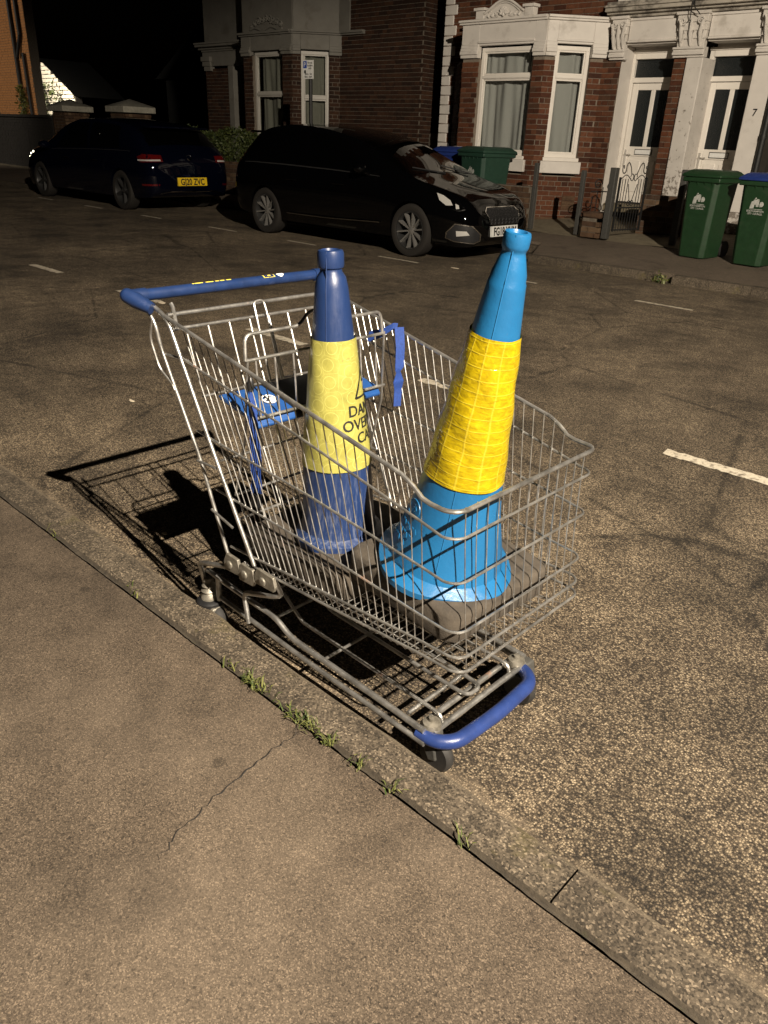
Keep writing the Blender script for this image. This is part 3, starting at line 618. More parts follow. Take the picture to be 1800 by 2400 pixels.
# low garden wall and hedge before the left house
gw=thing('garden_wall','low mossy brick garden wall under the hedge between the parked cars','wall',(-14.5,10.75,.18))
GW=basis((-18.6,10.66),(1,0)); brick_face(gw,GW,7.4,.18,.82,[],mat='old_brick',mort='old_mortar',ch=.085,L=.235,thick=.22,bd=.014)
def leaves(name,mat,pts_fn,n,size,parent=None,flat=.6):
    mb=MB()
    for _ in range(n):
        p,nrm=pts_fn(); s=size*random.uniform(.6,1.4); d=Vector((random.gauss(0,1),random.gauss(0,1),random.gauss(0,1))); d=(d.normalized()+nrm*flat).normalized(); a=d.orthogonal().normalized(); a.rotate(Matrix.Rotation(random.uniform(0,6.28),3,d)); b=d.cross(a)
        mb.add([p-a*s,p+b*s*.45+d*s*.12,p+a*s,p-b*s*.45+d*s*.12],[(0,1,2),(0,2,3)])
    return mb.build(name,mat,parent)
hd=thing('hedge','trimmed green privet hedge on the low brick wall','hedge',(-14.5,10.85,.82))
def hp():
    u=random.uniform(-18.4,-11.4); f=random.random(); bx=.05*math.sin(u*3.3)+.04*math.sin(u*7.1)
    if f<.5: return Vector((u,10.72+random.gauss(0,.03)-bx*.5,random.uniform(.82,1.32+bx))),Vector((0,-1,.3))
    if f<.85: return Vector((u,random.uniform(10.72,11.15),1.34+bx+random.gauss(0,.03))),Vector((0,0,1))
    return Vector((u,random.uniform(10.75,11.1),random.uniform(.85,1.3))),Vector((0,0,1))
leaves('foliage',M['leaf'],hp,16000,.032,hd)
mb=MB()
for i in range(16):
    x=-18.2+i*.43; mb.tube([(x,10.92,.8),(x+.03,10.9,1.0),(x+random.uniform(-.1,.1),10.88,1.22)],[.016,.012,.006],6)
mb.build('stem',M['fence_wood'],hd)

# ------------------------------------------------------------------ far left: gate pillars, dark wall, brick house, white outhouse
for X,lb in ((-22.8,'brick gate pillar with pyramid cap beside the white outhouse'),(-19.6,'brick gate pillar with pyramid cap nearer the grey bay house')):
    gp=thing('gate_pillar',lb,'pillar',(X,11.3,.2)); gb=basis((X-.36,10.95),(1,0)); brick_face(gp,gb,.72,.2,1.72,[],mat='old_brick',mort='old_mortar',thick=.7)
    gb2=basis((X+.36,10.95),(0,1)); brick_face(gp,gb2,.7,.2,1.72,[],mat='old_brick',mort='old_mortar',thick=.1)
    mb=MB(); mb.box(X-.45,X+.45,10.85,11.75,1.72,1.86); q=.45; mb.add([(X-q,11.3-q,1.86),(X+q,11.3-q,1.86),(X+q,11.3+q,1.86),(X-q,11.3+q,1.86),(X,11.3,2.03)],[(0,1,4),(1,2,4),(2,3,4),(3,0,4)]); mb.build('cap',M['stone_cap'],gp,bevel=.015)
dw=thing('boundary_wall','dark brick boundary wall at the left end of the far pavement','wall',(-26,11.1,.2))
db=basis((-32,11.0),(1,0)); brick_face(dw,db,8.6,.2,1.55,[],mat='unlit_black',mort='unlit_black')
mb=MB(); mb.box(-32,-23.4,10.93,11.3,1.552,1.62); mb.build('coping',M['unlit_black'],dw)
mb=MB(); mb.box(-25.6,-25.0,10.98,11.02,.2,1.2); tag(mb.build('metal_cabinet',M['unlit_black']),'plain grey metal cabinet against the dark boundary wall','cabinet')
HO=thing('brick_house','orange lit brick house with black drainpipes beside the white outhouse','house',(-30,12.7,.2))
OB=basis((-34,12.6),(1,0)); oh=(2.2,3.35,1.3,3.05)
brick_face(HO,OB,6.3,.2,6.2,[oh],mat='orange_brick',mort='old_mortar',thick=.3)
window(HO,OB,oh[0],oh[1],1.3,3.05,mids=(2.2,),mat='dull_upvc',curt='dark_curtain')
mb=MB(); mb.pb(OB,oh[0]-.15,oh[1]+.15,3.05,3.30,-.1,.03); mb.build('lintel',M['stone_cap'],HO,bevel=.01)
mb=MB(); mb.tube([OB(5.45,z,.08) for z in (.3,2,4,6.2)],.06,10); mb.build('drainpipe',M['iron'],HO)
mb=MB(); mb.tube([OB(5.95,6.2,.08),OB(5.95,3.9,.08)],.06,10); mb.tube([OB(5.95,3.9,.08),OB(5.6,3.3,.10)],.055,10); mb.tube([OB(6.0,3.4,.08),OB(6.05,.3,.08)],.05,10); mb.build('drainpipe',M['iron'],HO)
cp=thing('climbing_plant','yellow green climbing plant on the orange brick corner','plant',(-28.2,12.5,.2))
leaves('foliage',M['leaf_yellow'],lambda:(Vector((-28.4+random.gauss(0,.14),12.45+random.gauss(0,.05),random.uniform(1.2,2.5))),Vector((0,-1,0))),260,.07,cp)
mb=MB(); mb.tube([(-28.4,12.5,.2),(-28.45,12.48,1.2),(-28.35,12.46,2.4)],[.02,.015,.008],6); mb.build('stem',M['fence_wood'],cp)
WO=thing('outhouse','white painted brick outhouse gable lit behind the gate pillars, slope and added roof along a shadow edge','outhouse',(-33,16,.2))
mb=MB(); mb.prism([(-35.2,16.02,.2),(-31.75,16.02,.2),(-31.75,16.02,2.42),(-34.2,16.02,3.62),(-35.2,16.02,3.1)],(0,.25,0)); mb.build('wall',M['dark_wall'],WO)  # gable slope shaped from a shadow edge across the white wall
WB=basis((-35.2,16.0),(1,0)); z=1.2
while z<3.6:
    ul=lambda zz:3.42 if zz<2.42 else 3.42-(zz-2.42)/1.2*2.45
    ua=0 if z+.12<3.1 else .2+(z+.12-3.1)/.52*.8; u=ua-random.uniform(0,.2)
    while u<ul(z):
        a=max(u,ua); b0=min(u+.30,ul(z)); b1=min(u+.30,ul(z+.118))
        if b1-a>.02: q=MB(); q.prism([WB(a,z,-.01),WB(b0,z,-.01),WB(b1,z+.118,-.01),WB(a,z+.118,-.01)],WB(0,0,.04+random.uniform(-.004,.004))-WB(0,0,0)); q.build('brick',M['white_brick'],WO,org=tuple(WB(a,z)))
        u+=.315
    z+=.142
mb=MB(); mb.add([(-31.55,15.9,2.38),(-34.25,15.9,3.74),(-34.25,18,3.74),(-31.55,18,2.38)],[(0,1,2,3)]); mb.build('roof',M['dark_void'],WO)  # added roof along the shadow edge, near black for the shade
vn=thing('creeper','dark leafy creeper in front of the white outhouse wall','plant',(-33.4,15.6,.2))
leaves('foliage',M['leaf'],lambda:(Vector((-33.9+random.gauss(0,.18)+(1.2 if random.random()<.25 else 0),15.6+random.gauss(0,.1),random.uniform(1.5,2.9))),Vector((0,-1,0))),240,.09,vn)
mb=MB(); mb.tube([(-33.9,15.6,.2),(-33.85,15.6,1.6),(-33.95,15.6,2.8)],[.03,.02,.01],6); mb.build('stem',M['fence_wood'],vn)
bd=thing('rear_building','unlit dark building behind the two gate pillars','building',(-26,20,.2))
mb=MB(); mb.box(-31,-19,19.6,24,.2,3.2); mb.build('wall',M['dark_void'],bd); mb=MB(); mb.prism([(-31.3,19.3,3.2),(-31.3,24.3,3.2),(-31.3,21.8,5.6)],(12.6,0,0)); mb.build('roof',M['dark_void'],bd)
mb=MB(); mb.box(-26.5,-24.6,19.55,19.59,1.0,2.3); wq=mb.build('window',M['car_glass'],bd)
mb=MB(); mb.box(-26.6,-24.5,19.5,19.58,2.3,2.4); mb.box(-26.6,-26.5,19.5,19.58,1.0,2.3); mb.box(-24.6,-24.5,19.5,19.58,1.0,2.3); mb.build('frame',M['dull_upvc'],wq)
# ------------------------------------------------------------------ gate, posts, low walls of the right-hand front garden
PZ=.20
gt=thing('garden_gate','black wrought iron garden gate with scrolled top standing open before white door','gate',(-5.6,10.72,PZ))
GB=basis((-5.60,10.74),(.10,.56)); Wg=.60
mb=MB()
for u in (.0,Wg): mb.pb(GB,u-.012,u+.012,.30,1.02,-.012,.012)
for z in (.32,.62): mb.pb(GB,.012,Wg-.012,z-.01,z+.01,-.008,.008)
mb.build('frame',M['iron'],gt)
for i in range(9):
    u=.06+.06*i; h=.93 if abs(i-4)<2 else 1.0
    if i in (3,4,5): h=.62
    mb=MB(); mb.tube([GB(u,.30,0),GB(u,h,0)],.006,6); mb.build('bar',M['iron'],gt)
def ring2(mb,pts,r=.006): mb.tube([GB(u,z,0) for u,z in pts],r,6)
for s0 in (-1,1):
    c=Wg/2
    mb=MB(); ring2(mb,[(c+s0*(.27-.19*t),1.0+.05*math.sin(math.pi*t)) for t in [i/10 for i in range(11)]]); mb.build('arch',M['iron'],gt)
    mb=MB(); 
    P=[(c+s0*.06,1.06),(c+s0*.10,1.16),(c+s0*.16,1.22),(c+s0*.20,1.17),(c+s0*.19,1.10),(c+s0*.24,1.06),(c+s0*.28,1.10),(c+s0*.28,1.17),(c+s0*.25,1.17),(c+s0*.25,1.13)]
    mb.tube(fillet([GB(u,z,0) for u,z in P],.04,4),.007,6); mb.build('scroll',M['iron'],gt)
    mb=MB(); ring2(mb,[(c+s0*.012,.66),(c+s0*.10,.93)]); ring2(mb,[(c+s0*(.035+.035*math.cos(a)),.68+.035*math.sin(a)) for a in [i*.6 for i in range(11)]]); ring2(mb,[(c+s0*(.04+.035*math.cos(a)),1.02+.045*math.sin(a)) for a in [i*.6 for i in range(11)]]); mb.build('scroll',M['iron'],gt)
tag(MB().box(-5.70,-5.61,10.60,10.70,PZ,1.14).build('gate_post',M['grey_post'],bevel=.008),'square grey metal post hinging the scrolled garden gate','post')
tag(MB().box(-7.03,-6.97,10.72,10.78,PZ,1.14).build('gate_post',M['grey_post'],bevel=.006),'thin grey metal post standing before the bay corner','post')
tag(MB().box(-6.22,-6.16,10.72,10.78,PZ,1.08).build('gate_post',M['grey_post'],bevel=.006),'thin dark metal post beside the stone topped brick pier','post')
tag(MB().box(-4.78,-4.70,10.85,10.93,PZ,1.16).build('gate_post',M['grey_post'],bevel=.008),'square dark post peeping out behind the castle printed green bin','post')
pr=thing('brick_pier','low brick pier with rough reddish stone top beside the garden gate','pier',(-5.9,10.75,PZ))
pb=basis((-6.02,10.60),(1,0)); brick_face(pr,pb,.28,PZ,.46,[],mat='old_brick',mort='old_mortar',thick=.28); pb=basis((-5.74,10.60),(0,1)); brick_face(pr,pb,.28,PZ,.46,[],mat='old_brick',mort='old_mortar',thick=.05)
mb=MB(); mb.box(-6.03,-5.73,10.58,10.9,.46,.54); mb.build('top_stone',M['old_brick'],pr,bevel=.025)
fg=thing('iron_railing','short black iron railing with scroll beside the brick pier','railing',(-5.95,11.0,PZ))
RB=basis((-6.12,10.9),(.25,.4))
for i in range(5):
    mb=MB(); mb.tube([RB(.03+.08*i,.25,0),RB(.03+.08*i,.86-.06*abs(i-2),0)],.007,6); mb.build('bar',M['iron'],fg)
mb=MB(); scroll(mb,RB,.10,.90,0,.07,1.5,1,.009); scroll(mb,RB,.30,.88,0,.06,1.4,-1,.009); mb.tube([RB(0,.8,0),RB(.4,.8,0)],.008,6); mb.build('scroll',M['iron'],fg)
lw=thing('garden_wall','low weathered brick wall running from the open gate to the peeling pillar','wall',(-5.2,11.6,PZ))
lb=basis((-5.62,11.52),(1,.15)); brick_face(lw,lb,.85,PZ,.78,[],mat='old_brick',mort='old_mortar',thick=.2)
lw2=thing('garden_wall','low soot stained brick wall below the bay windows, behind the thin post','wall',(-8.6,10.9,PZ))
lb=basis((-10.4,10.70),(1,0)); brick_face(lw2,lb,3.36,PZ,.80,[],mat='old_brick',mort='old_mortar',thick=.2)

# ------------------------------------------------------------------ wheelie bins
def bin_(name,label,loc,rot,body,lid,logo=True,W=.46,D=.52,H=.98,group=None):
    r=thing(name,label,'bin',loc,group); r.rotation_euler=(0,0,rot); ORG[r.name]=(0,0,0)
    mb=MB(); n=[(0,.80),(.10,.81),(.55,.90),(.90,1.0)]; V=[];F=[]
    def ring(z,k,ch=.05):
        w=W/2*k; d=D/2*(k*.9+.1); c=ch; y0=-d; y1=d*.92
        return [(-w+c,y0,z),(w-c,y0,z),(w,y0+c,z),(w,y1-c,z),(w-c,y1,z),(-w+c,y1,z),(-w,y1-c,z),(-w,y0+c,z)]
    zs=[(.0,.80),(.03,.815),(.45,.90),(.88,.985),(.92,1.0)]
    for z,k in zs: V+=ring(z*H,k)
    for i in range(len(zs)-1):
        for j in range(8): F.append((i*8+j,i*8+(j+1)%8,(i+1)*8+(j+1)%8,(i+1)*8+j))
    F.append(tuple(range(7,-1,-1))); F.append(tuple(len(V)-8+j for j in range(8))); mb.add(V,F); b=mb.build('body',body,r,bevel=.008)
    mb=MB(); w,d=W/2+.022,D/2+.02
    mb.box(-w,w,-d,d,.90*H,.955*H)
    mb.build('rim',body,r,bevel=.012)
    for x in (-.15,-.05,.05,.15):
        q=MB(); q.prism([(x-.006,-D/2+.012,.90*H),(x-.006,-D/2-.012,.90*H),(x-.006,-D/2+.015,.84*H)],(.012,0,0)); q.build('rib',body,r)
    for sx in (-1,1):
        q=MB(); q.prism([(sx*.10-.05,-D*.45+.028,0.02),(sx*.10+.05,-D*.45+.028,.02),(sx*.10+.028,-D*.45-.006,.36*H),(sx*.10-.028,-D*.45-.006,.36*H)],(0,-.012,0)) 
    l=MB(); w2,d2=W/2+.035,D/2+.035; V=[];F=[]
    for (z,k) in ((.957*H,1.0),(.985*H,1.0),(1.03*H,.80),(1.045*H,.66)):
        V+=[(-w2*k,-d2*k,z),(w2*k,-d2*k,z),(w2*k,d2*k,z),(-w2*k,d2*k,z)]
    for i in range(3):
        for j in range(4): F.append((i*4+j,i*4+(j+1)%4,(i+1)*4+(j+1)%4,(i+1)*4+j))
    F+= [(3,2,1,0),(12,13,14,15)]; l.add(V,F); l.box(-.11,.11,d2-.02,d2+.05,.955*H,.985*H); li=l.build('lid',lid,r,bevel=.010)
    q=MB(); q.box(-.06,.06,-.03,.05,1.0455*H,1.048*H); q.build('sticker',M['decal_white'],li)
    q=MB(); q.tube([(-W/2-.0,D/2+.05,.955*H),(W/2,D/2+.05,.955*H)],.014,10); q.build('handle_bar',M['black_plastic'],r)
    for sx in (-1,1):
        q=MB(); q.lathe([(.03,-.02),(.10,-.025),(.10,.025),(.03,.02)],(sx*(W/2-.05),D/2-.02,.10),(1,0,0),20); q.build('wheel',M['rubber'],r)
    if logo:
        yl=lambda z:-(D/2)*((.815+(.985-.815)*(z/H-.03)/.85)*.9+.1)-.004
        c=(0,.60); q=MB(); zb=.655*H
        def poly(pts): q.add([(x,yl(z),z) for x,z in pts],[tuple(range(len(pts)))])
        poly([(-.075,zb),(-.075+.012,zb+.07),(-.045,zb+.078),(-.03,zb+.10),(-.005,zb+.094),(.005,zb+.105),(.03,zb+.10),(.03,zb+.02),(.0,zb+.02),(-.005,zb+.04),(-.02,zb+.04),(-.025,zb+.0)])
        poly([(.04,zb+.015)]+[(.062+.026*math.cos(a),zb+.048+.03*math.sin(a)) for a in [math.pi*1.25-i*.45 for i in range(12)]])
        poly([(-.03,zb+.105),(-.018,zb+.12),(-.006,zb+.112),(-.012,zb+.10)])
        poly([(-.075,zb-.006),(.085,zb-.006),(.085,zb-.012),(-.075,zb-.012)])
        q.build('council_emblem',M['faded_decal'],b,org=(0,0,0))
        for row,(tx,dz,sz) in enumerate((('SOUTHAMPTON',-.04,.028),('CITY COUNCIL',-.068,.027))): text_mb(tx,sz,lambda x,y:(x+.002,yl(zb+dz+y)-.001,zb+dz+y),bold=.0008).build('lettering',M['faded_decal'],b,org=(0,0,0))
    return r
bin_('wheelie_bin','green wheelie bin with green lid and full white castle emblem','(0)' and (-4.12,10.32,.165),R_(-9),M['bin_green'],M['bin_green'],group=None)
bin_('wheelie_bin','green wheelie bin with blue lid and small worn white emblem',(-3.40,10.25,.165),R_(-7),M['bin_green'],M['bin_blue'])
bin_('wheelie_bin','dark green wheelie bin under the bay window behind the parked hatchback',(-8.22,11.10,.22),R_(-12),M['bin_dark_green'],M['bin_dark_green'],H=1.06,W=.60,D=.66)
bin_('wheelie_bin','blue lidded wheelie bin tucked behind the dark green one',(-9.08,11.40,.24),R_(5),M['bin_blue'],M['bin_blue'],H=1.02,W=.54,D=.6,logo=False)
q=MB(); q.box(-3.42,-3.22,10.1,10.4,1.19,1.215); tag(q.build('litter_bag',M['litter'],bevel=.008),'crumpled pale packaging lying on the blue bin lid','litter')

# ------------------------------------------------------------------ parking sign
sg=thing('parking_sign','white and blue parking sign on a black post by the grey bay','sign',(-11.27,9.98,.12)); SC=9.98/9.4
mb=MB(); mb.tube([(-11.27,9.98,.12),(-11.27,9.98,2.50)],.032,12); mb.build('post',M['iron'],sg)
SX=-11.27; SB=basis((SX,9.94),(1,.05)); mb=MB(); mb.pb(SB,-.145,.115,2.25,2.53,0,.006); pl=mb.build('plate',M['decal_white'],sg,bevel=.002)
mb=MB(); mb.pb(SB,-.13,-.045,2.41,2.515,.007,.009); mb.build('blue_square',M['sign_blue'],pl); mb=MB(); mb.pb(SB,-.105,-.065,2.335,2.38,.007,.009); mb.build('permit_mark',M['decal_black'],pl)
text_mb('P',.10,lambda x,y:SB(-.088+x,2.428+y,.011),bold=.001).build('lettering',M['decal_white'],pl)
for i,(tx,u,z) in enumerate((('Permit',.035,2.475),('holders',.035,2.435),('only',.035,2.395),('Mon - Sat',0,2.31),('8am - 6pm',0,2.27))): text_mb(tx,.042,lambda x,y:SB(u+x,z+y,.010),bold=.0006).build('lettering',M['decal_black'],pl)

# ------------------------------------------------------------------ parked cars
def cr(xs,ys,x):
    xs=list(xs); n=len(xs); i=max(0,min(n-2,int(np.searchsorted(xs,x)-1))); h=xs[i+1]-xs[i]; t=(x-xs[i])/h
    def sl(k):
        if k==0: return (ys[1]-ys[0])/(xs[1]-xs[0])
        if k==n-1: return (ys[-1]-ys[-2])/(xs[-1]-xs[-2])
        a=(ys[k]-ys[k-1])/(xs[k]-xs[k-1]); b=(ys[k+1]-ys[k])/(xs[k+1]-xs[k]); return 0 if a*b<=0 else 2*a*b/(a+b)
    return (2*t**3-3*t*t+1)*ys[i]+(t**3-2*t*t+t)*h*sl(i)+(-2*t**3+3*t*t)*ys[i+1]+(t**3-t*t)*h*sl(i+1)
def make_car(name,label,origin,dirx,st,L,HW,wheels,wr,paint,glass,spokes,alloy):
    """st: stations (x, zbottom, zmid, zshoulder, ztop, wmid, wshoulder, wtop); local x forward"""
    root=thing(name,label,'car',origin); root.rotation_euler=(0,0,0 if dirx>0 else math.pi); ORG[root.name]=(0,0,0)
    xs=[s[0] for s in st]; cols=list(zip(*st)); N=64; NS=[5,6,7,6]; rows=[]
    X=[xs[0]+(xs[-1]-xs[0])*(.5-.5*math.cos(math.pi*i/N))*.5+(xs[-1]-xs[0])*(i/N)*.5 for i in range(N+1)]
    def ring(x):
        zb,zm,zs,zt,wm,ws,wt=[cr(xs,cols[k],x) for k in range(1,8)]
        pts=[(wm*.93,zb),(wm,zm),(ws,zs),(wt,zt-.05*min(1,wt)),(0,zt)]; P=[(0,zb)]
        for i in range(4):
            (a0,b0),(a1,b1)=pts[i],pts[i+1]
            for k in range(NS[i]):
                t=k/NS[i]; bul=[.01,.015,.035,.0][i]*math.sin(math.pi*t); 
                if i==3: P.append((a0*(1-t),b0+(b1-b0)*(1-(1-t)**2)))
                else: P.append((a0+(a1-a0)*t+bul,b0+(b1-b0)*t+(bul*.4 if i==2 else 0)))
        P.append(pts[-1]); return P
    R=[ring(x) for x in X]; nr=len(R[0]); mb=MB(); V=[]
    for x,r in zip(X,R):
        V+=[(x,y,z) for y,z in r]+[(x,-y,z) for y,z in r[1:-1]]
    m=nr+nr-2; idx=lambda i,j: i*m+(j if j<nr else j)
    order=list(range(nr))+[nr+k for k in range(nr-2)][::-1]
    F=[]
    for i in range(N):
        for a in range(m): F.append((i*m+order[a],i*m+order[(a+1)%m],(i+1)*m+order[(a+1)%m],(i+1)*m+order[a]))
    F.append(tuple(order)); F.append(tuple(N*m+o for o in order[::-1])); mb.add(V,F)
    body=mb.build('body',paint,root,org=(0,0,0),angle=32)
    for wx in wheels:
        for sy in (-1,1):
            c=MB(); c.lathe([(wr*1.10,-.01),(wr*1.10,.30)],(wx,sy*(HW+.06),wr),(0,-sy,0),32); co=c.build('cutter',None,None,org=(0,0,0)); bo=body.modifiers.new('arch','BOOLEAN'); bo.operation='DIFFERENCE'; bo.object=co; bo.solver='EXACT'; body['c']=1; 
            co['tmp']=1
    dg=bpy.context.evaluated_depsgraph_get(); saved=(root.location.copy(),root.rotation_euler.copy()); root.location=(0,0,0); root.rotation_euler=(0,0,0); dg.update()
    me=bpy.data.meshes.new_from_object(body.evaluated_get(dg)); body.modifiers.clear(); body.data=me; del body['c']
    for o in [o for o in COL.objects if o.get('tmp')]: bpy.data.objects.remove(o)
    root.location,root.rotation_euler=saved
    for p in me.polygons: p.use_smooth=True
    me.set_sharp_from_angle(angle=R_(32))
    # panes laid on the body: (name, x range, ring index range, both sides)
    jA=1+NS[0]+NS[1]; jB=jA+NS[2]
    def patch(nm,x0,x1,j0,j1,mat,side=1,off=.004,nx=14,skew=(0,0),parent=None):
        q=MB(); pts=[]
        for b in range(9):
            jj=j0+(j1-j0)*b/8
            for a in range(nx+1):
                xx=x0+(x1-x0)*a/nx; s=b/8; xx+=skew[0]*s*(1-a/nx)+skew[1]*s*(a/nx); r=ring(xx); k=int(min(nr-2,math.floor(jj))); f=jj-k
                y=r[k][0]*(1-f)+r[k+1][0]*f; z=r[k][1]*(1-f)+r[k+1][1]*f
                rn=ring(xx+.02); yn=rn[k][0]*(1-f)+rn[k+1][0]*f; zn=rn[k][1]*(1-f)+rn[k+1][1]*f
                t1=Vector((.02,yn-y,zn-z)); t2=Vector((0,r[k+1][0]-r[k][0],r[k+1][1]-r[k][1])); n=t1.cross(t2).normalized(); 
                if n.y<0 and abs(n.y)>.05: n=-n
                if abs(n.y)<=.05 and n.z<0: n=-n
                p=Vector((xx,y,z))+n*off; pts.append((p.x,p.y*side,p.z))
        q.add(pts,[(b*(nx+1)+a,b*(nx+1)+a+1,(b+1)*(nx+1)+a+1,(b+1)*(nx+1)+a) for b in range(8) for a in range(nx)]); return q.build(nm,mat,parent or root,org=(0,0,0))
    bvh=BVHTree.FromPolygons([v.co.copy() for v in me.vertices],[tuple(p.vertices) for p in me.polygons])
    def stick(nm,poly,o,u,v,d,mat,off=.004,parent=None,hole=None,res=5,thick=0):
        """polygon (a,b) in plane o+u*a+v*b dropped along d on to the body"""
        o,u,v,d=Vector(o),Vector(u),Vector(v),Vector(d).normalized(); bm=bmesh.new(); vs=[bm.verts.new((a,b,0)) for a,b in poly]; f=bm.faces.new(vs)
        if hole:
            bm.faces.remove(f); h=[bm.verts.new((a,b,0)) for a,b in hole]; k=len(vs)
            for i in range(k): bm.faces.new((vs[i],vs[(i+1)%k],h[(i+1)%k],h[i]))
        bmesh.ops.triangulate(bm,faces=bm.faces); bmesh.ops.subdivide_edges(bm,edges=bm.edges,cuts=res,use_grid_fill=True); bm.verts.index_update(); P=[]
        for w_ in bm.verts:
            p=o+u*w_.co.x+v*w_.co.y; hit=bvh.ray_cast(p,d)
            P.append((hit[0]+(hit[1] if hit[1].dot(d)<0 else -hit[1])*off) if hit[0] is not None else p+d*.35)
        q=MB(); q.add(P,[tuple(x.index for x in f.verts) for f in bm.faces]); bm.free(); return q.build(nm,mat,parent or root,org=(0,0,0))
    for wx in wheels:
        for sy in (-1,1):
            hub=bpy.data.objects.new('wheel',None); COL.objects.link(hub); hub.parent=root; hub.location=(wx,sy*(HW-.01),wr); hub.rotation_euler=(R_(90)*(1 if sy<0 else -1),random.uniform(0,1) if False else 0,0); ORG[hub.name]=(0,0,0)
            ty=MB(); rr=wr; ty.lathe([(rr*.70,-.02),(rr*.74,.0),(rr*.88,.012),(rr*.965,.0),(rr,-.03),(rr,-.17),(rr*.95,-.2),(rr*.70,-.2)],(0,0,0),(0,0,1),40,caps=False); ty.build('tyre',M['tyre'],hub,org=(0,0,0))
            rm=MB(); rm.lathe([(rr*.73,-.16),(rr*.73,-.005),(rr*.685,-.002),(rr*.66,-.03),(rr*.64,-.15)],(0,0,0),(0,0,1),40,caps=False); rm.lathe([(rr*.0,-.13),(rr*.66,-.15)],(0,0,0),(0,0,1),30,caps=False); rm.build('rim',M['dark_alloy'],hub,org=(0,0,0))
            sp=MB()
            for k in range(spokes):
                a=2*math.pi*k/spokes+.15; c_,s_2=math.cos(a),math.sin(a); e=rr*(.024 if spokes>5 else .05)
                def pt(rad,tw,h): return (rad*c_-tw*s_2,rad*s_2+tw*c_,h)
                tw=.35*rr if spokes==5 else 0
                sp.add([pt(rr*.12,-e,-.035),pt(rr*.12,e,-.035),pt(rr*.69,e*1.3+tw*.5,-.008),pt(rr*.69,-e*1.3+tw*.5,-.008),pt(rr*.12,-e*1.3,-.08),pt(rr*.12,e*1.3,-.08),pt(rr*.69,e*2+tw*.5,-.07),pt(rr*.69,-e*2+tw*.5,-.07)],[(0,1,2,3),(4,7,6,5),(0,4,5,1),(1,5,6,2),(2,6,7,3),(3,7,4,0)])
            sp.lathe([(rr*.15,-.08),(rr*.15,-.035),(rr*.10,-.028),(0,-.026)],(0,0,0),(0,0,1),20); sp.build('spokes',alloy,hub,org=(0,0,0))
    return root,body,patch,stick,ring,(jA,jB,nr)
def plate(root,txt,mat,c,u,v,n,w=.56,h=.125):
    c,u,v,n=Vector(c),Vector(u).normalized(),Vector(v).normalized(),Vector(n).normalized(); P=lambda a,b,k:c+u*a+v*b+n*k
    q=MB(); q.add([P(-w/2,-h/2,0),P(w/2,-h/2,0),P(w/2,h/2,0),P(-w/2,h/2,0),P(-w/2,-h/2,-.03),P(w/2,-h/2,-.03),P(w/2,h/2,-.03),P(-w/2,h/2,-.03)],[(0,1,2,3),(7,6,5,4),(0,4,5,1),(1,5,6,2),(2,6,7,3),(3,7,4,0)])
    pl=q.build('number_plate',mat,root,org=(0,0,0)); text_mb(txt,h*1.0,lambda x,y:P(x*.86,y*1.08-h*.38,.003),bold=.0042).build('plate_lettering',M['decal_black'],pl,org=(0,0,0))
# near hatchback, nose to the right
HWf=.83; FY=7.80+HWf
st=[(0,.42,.58,.72,.80,.60,.58,.40),(.05,.36,.56,.80,.92,.70,.68,.53),(.18,.30,.56,.92,1.10,.77,.73,.57),(.42,.26,.56,.97,1.33,.81,.77,.57),(.62,.24,.56,.97,1.43,.822,.785,.59),(.95,.23,.56,.965,1.505,.83,.795,.62),(1.4,.22,.56,.96,1.545,.83,.80,.63),(2.0,.22,.56,.95,1.515,.83,.80,.63),(2.4,.22,.56,.945,1.455,.83,.80,.62),(2.8,.22,.56,.935,1.365,.83,.80,.61),(3.24,.22,.56,.925,1.205,.83,.795,.63),(3.6,.22,.56,.91,1.06,.83,.785,.66),(3.82,.22,.56,.89,.985,.83,.77,.66),(4.15,.22,.55,.83,.905,.82,.745,.58),(4.42,.20,.53,.755,.83,.785,.70,.50),(4.60,.19,.48,.68,.745,.71,.63,.43),(4.71,.20,.44,.585,.64,.61,.55,.36),(4.77,.26,.42,.50,.54,.48,.45,.28)]
fo,fb,patch,stick,ring,(jA,jB,nr)=make_car('parked_car','black hatchback with honeycomb grille and silver ten-spoke wheels facing the bins','(0)' and (-10.80,FY,0),1,st,4.77,HWf,(.92,3.88),.325,M['paint_black'],M['car_glass'],10,M['alloy'])
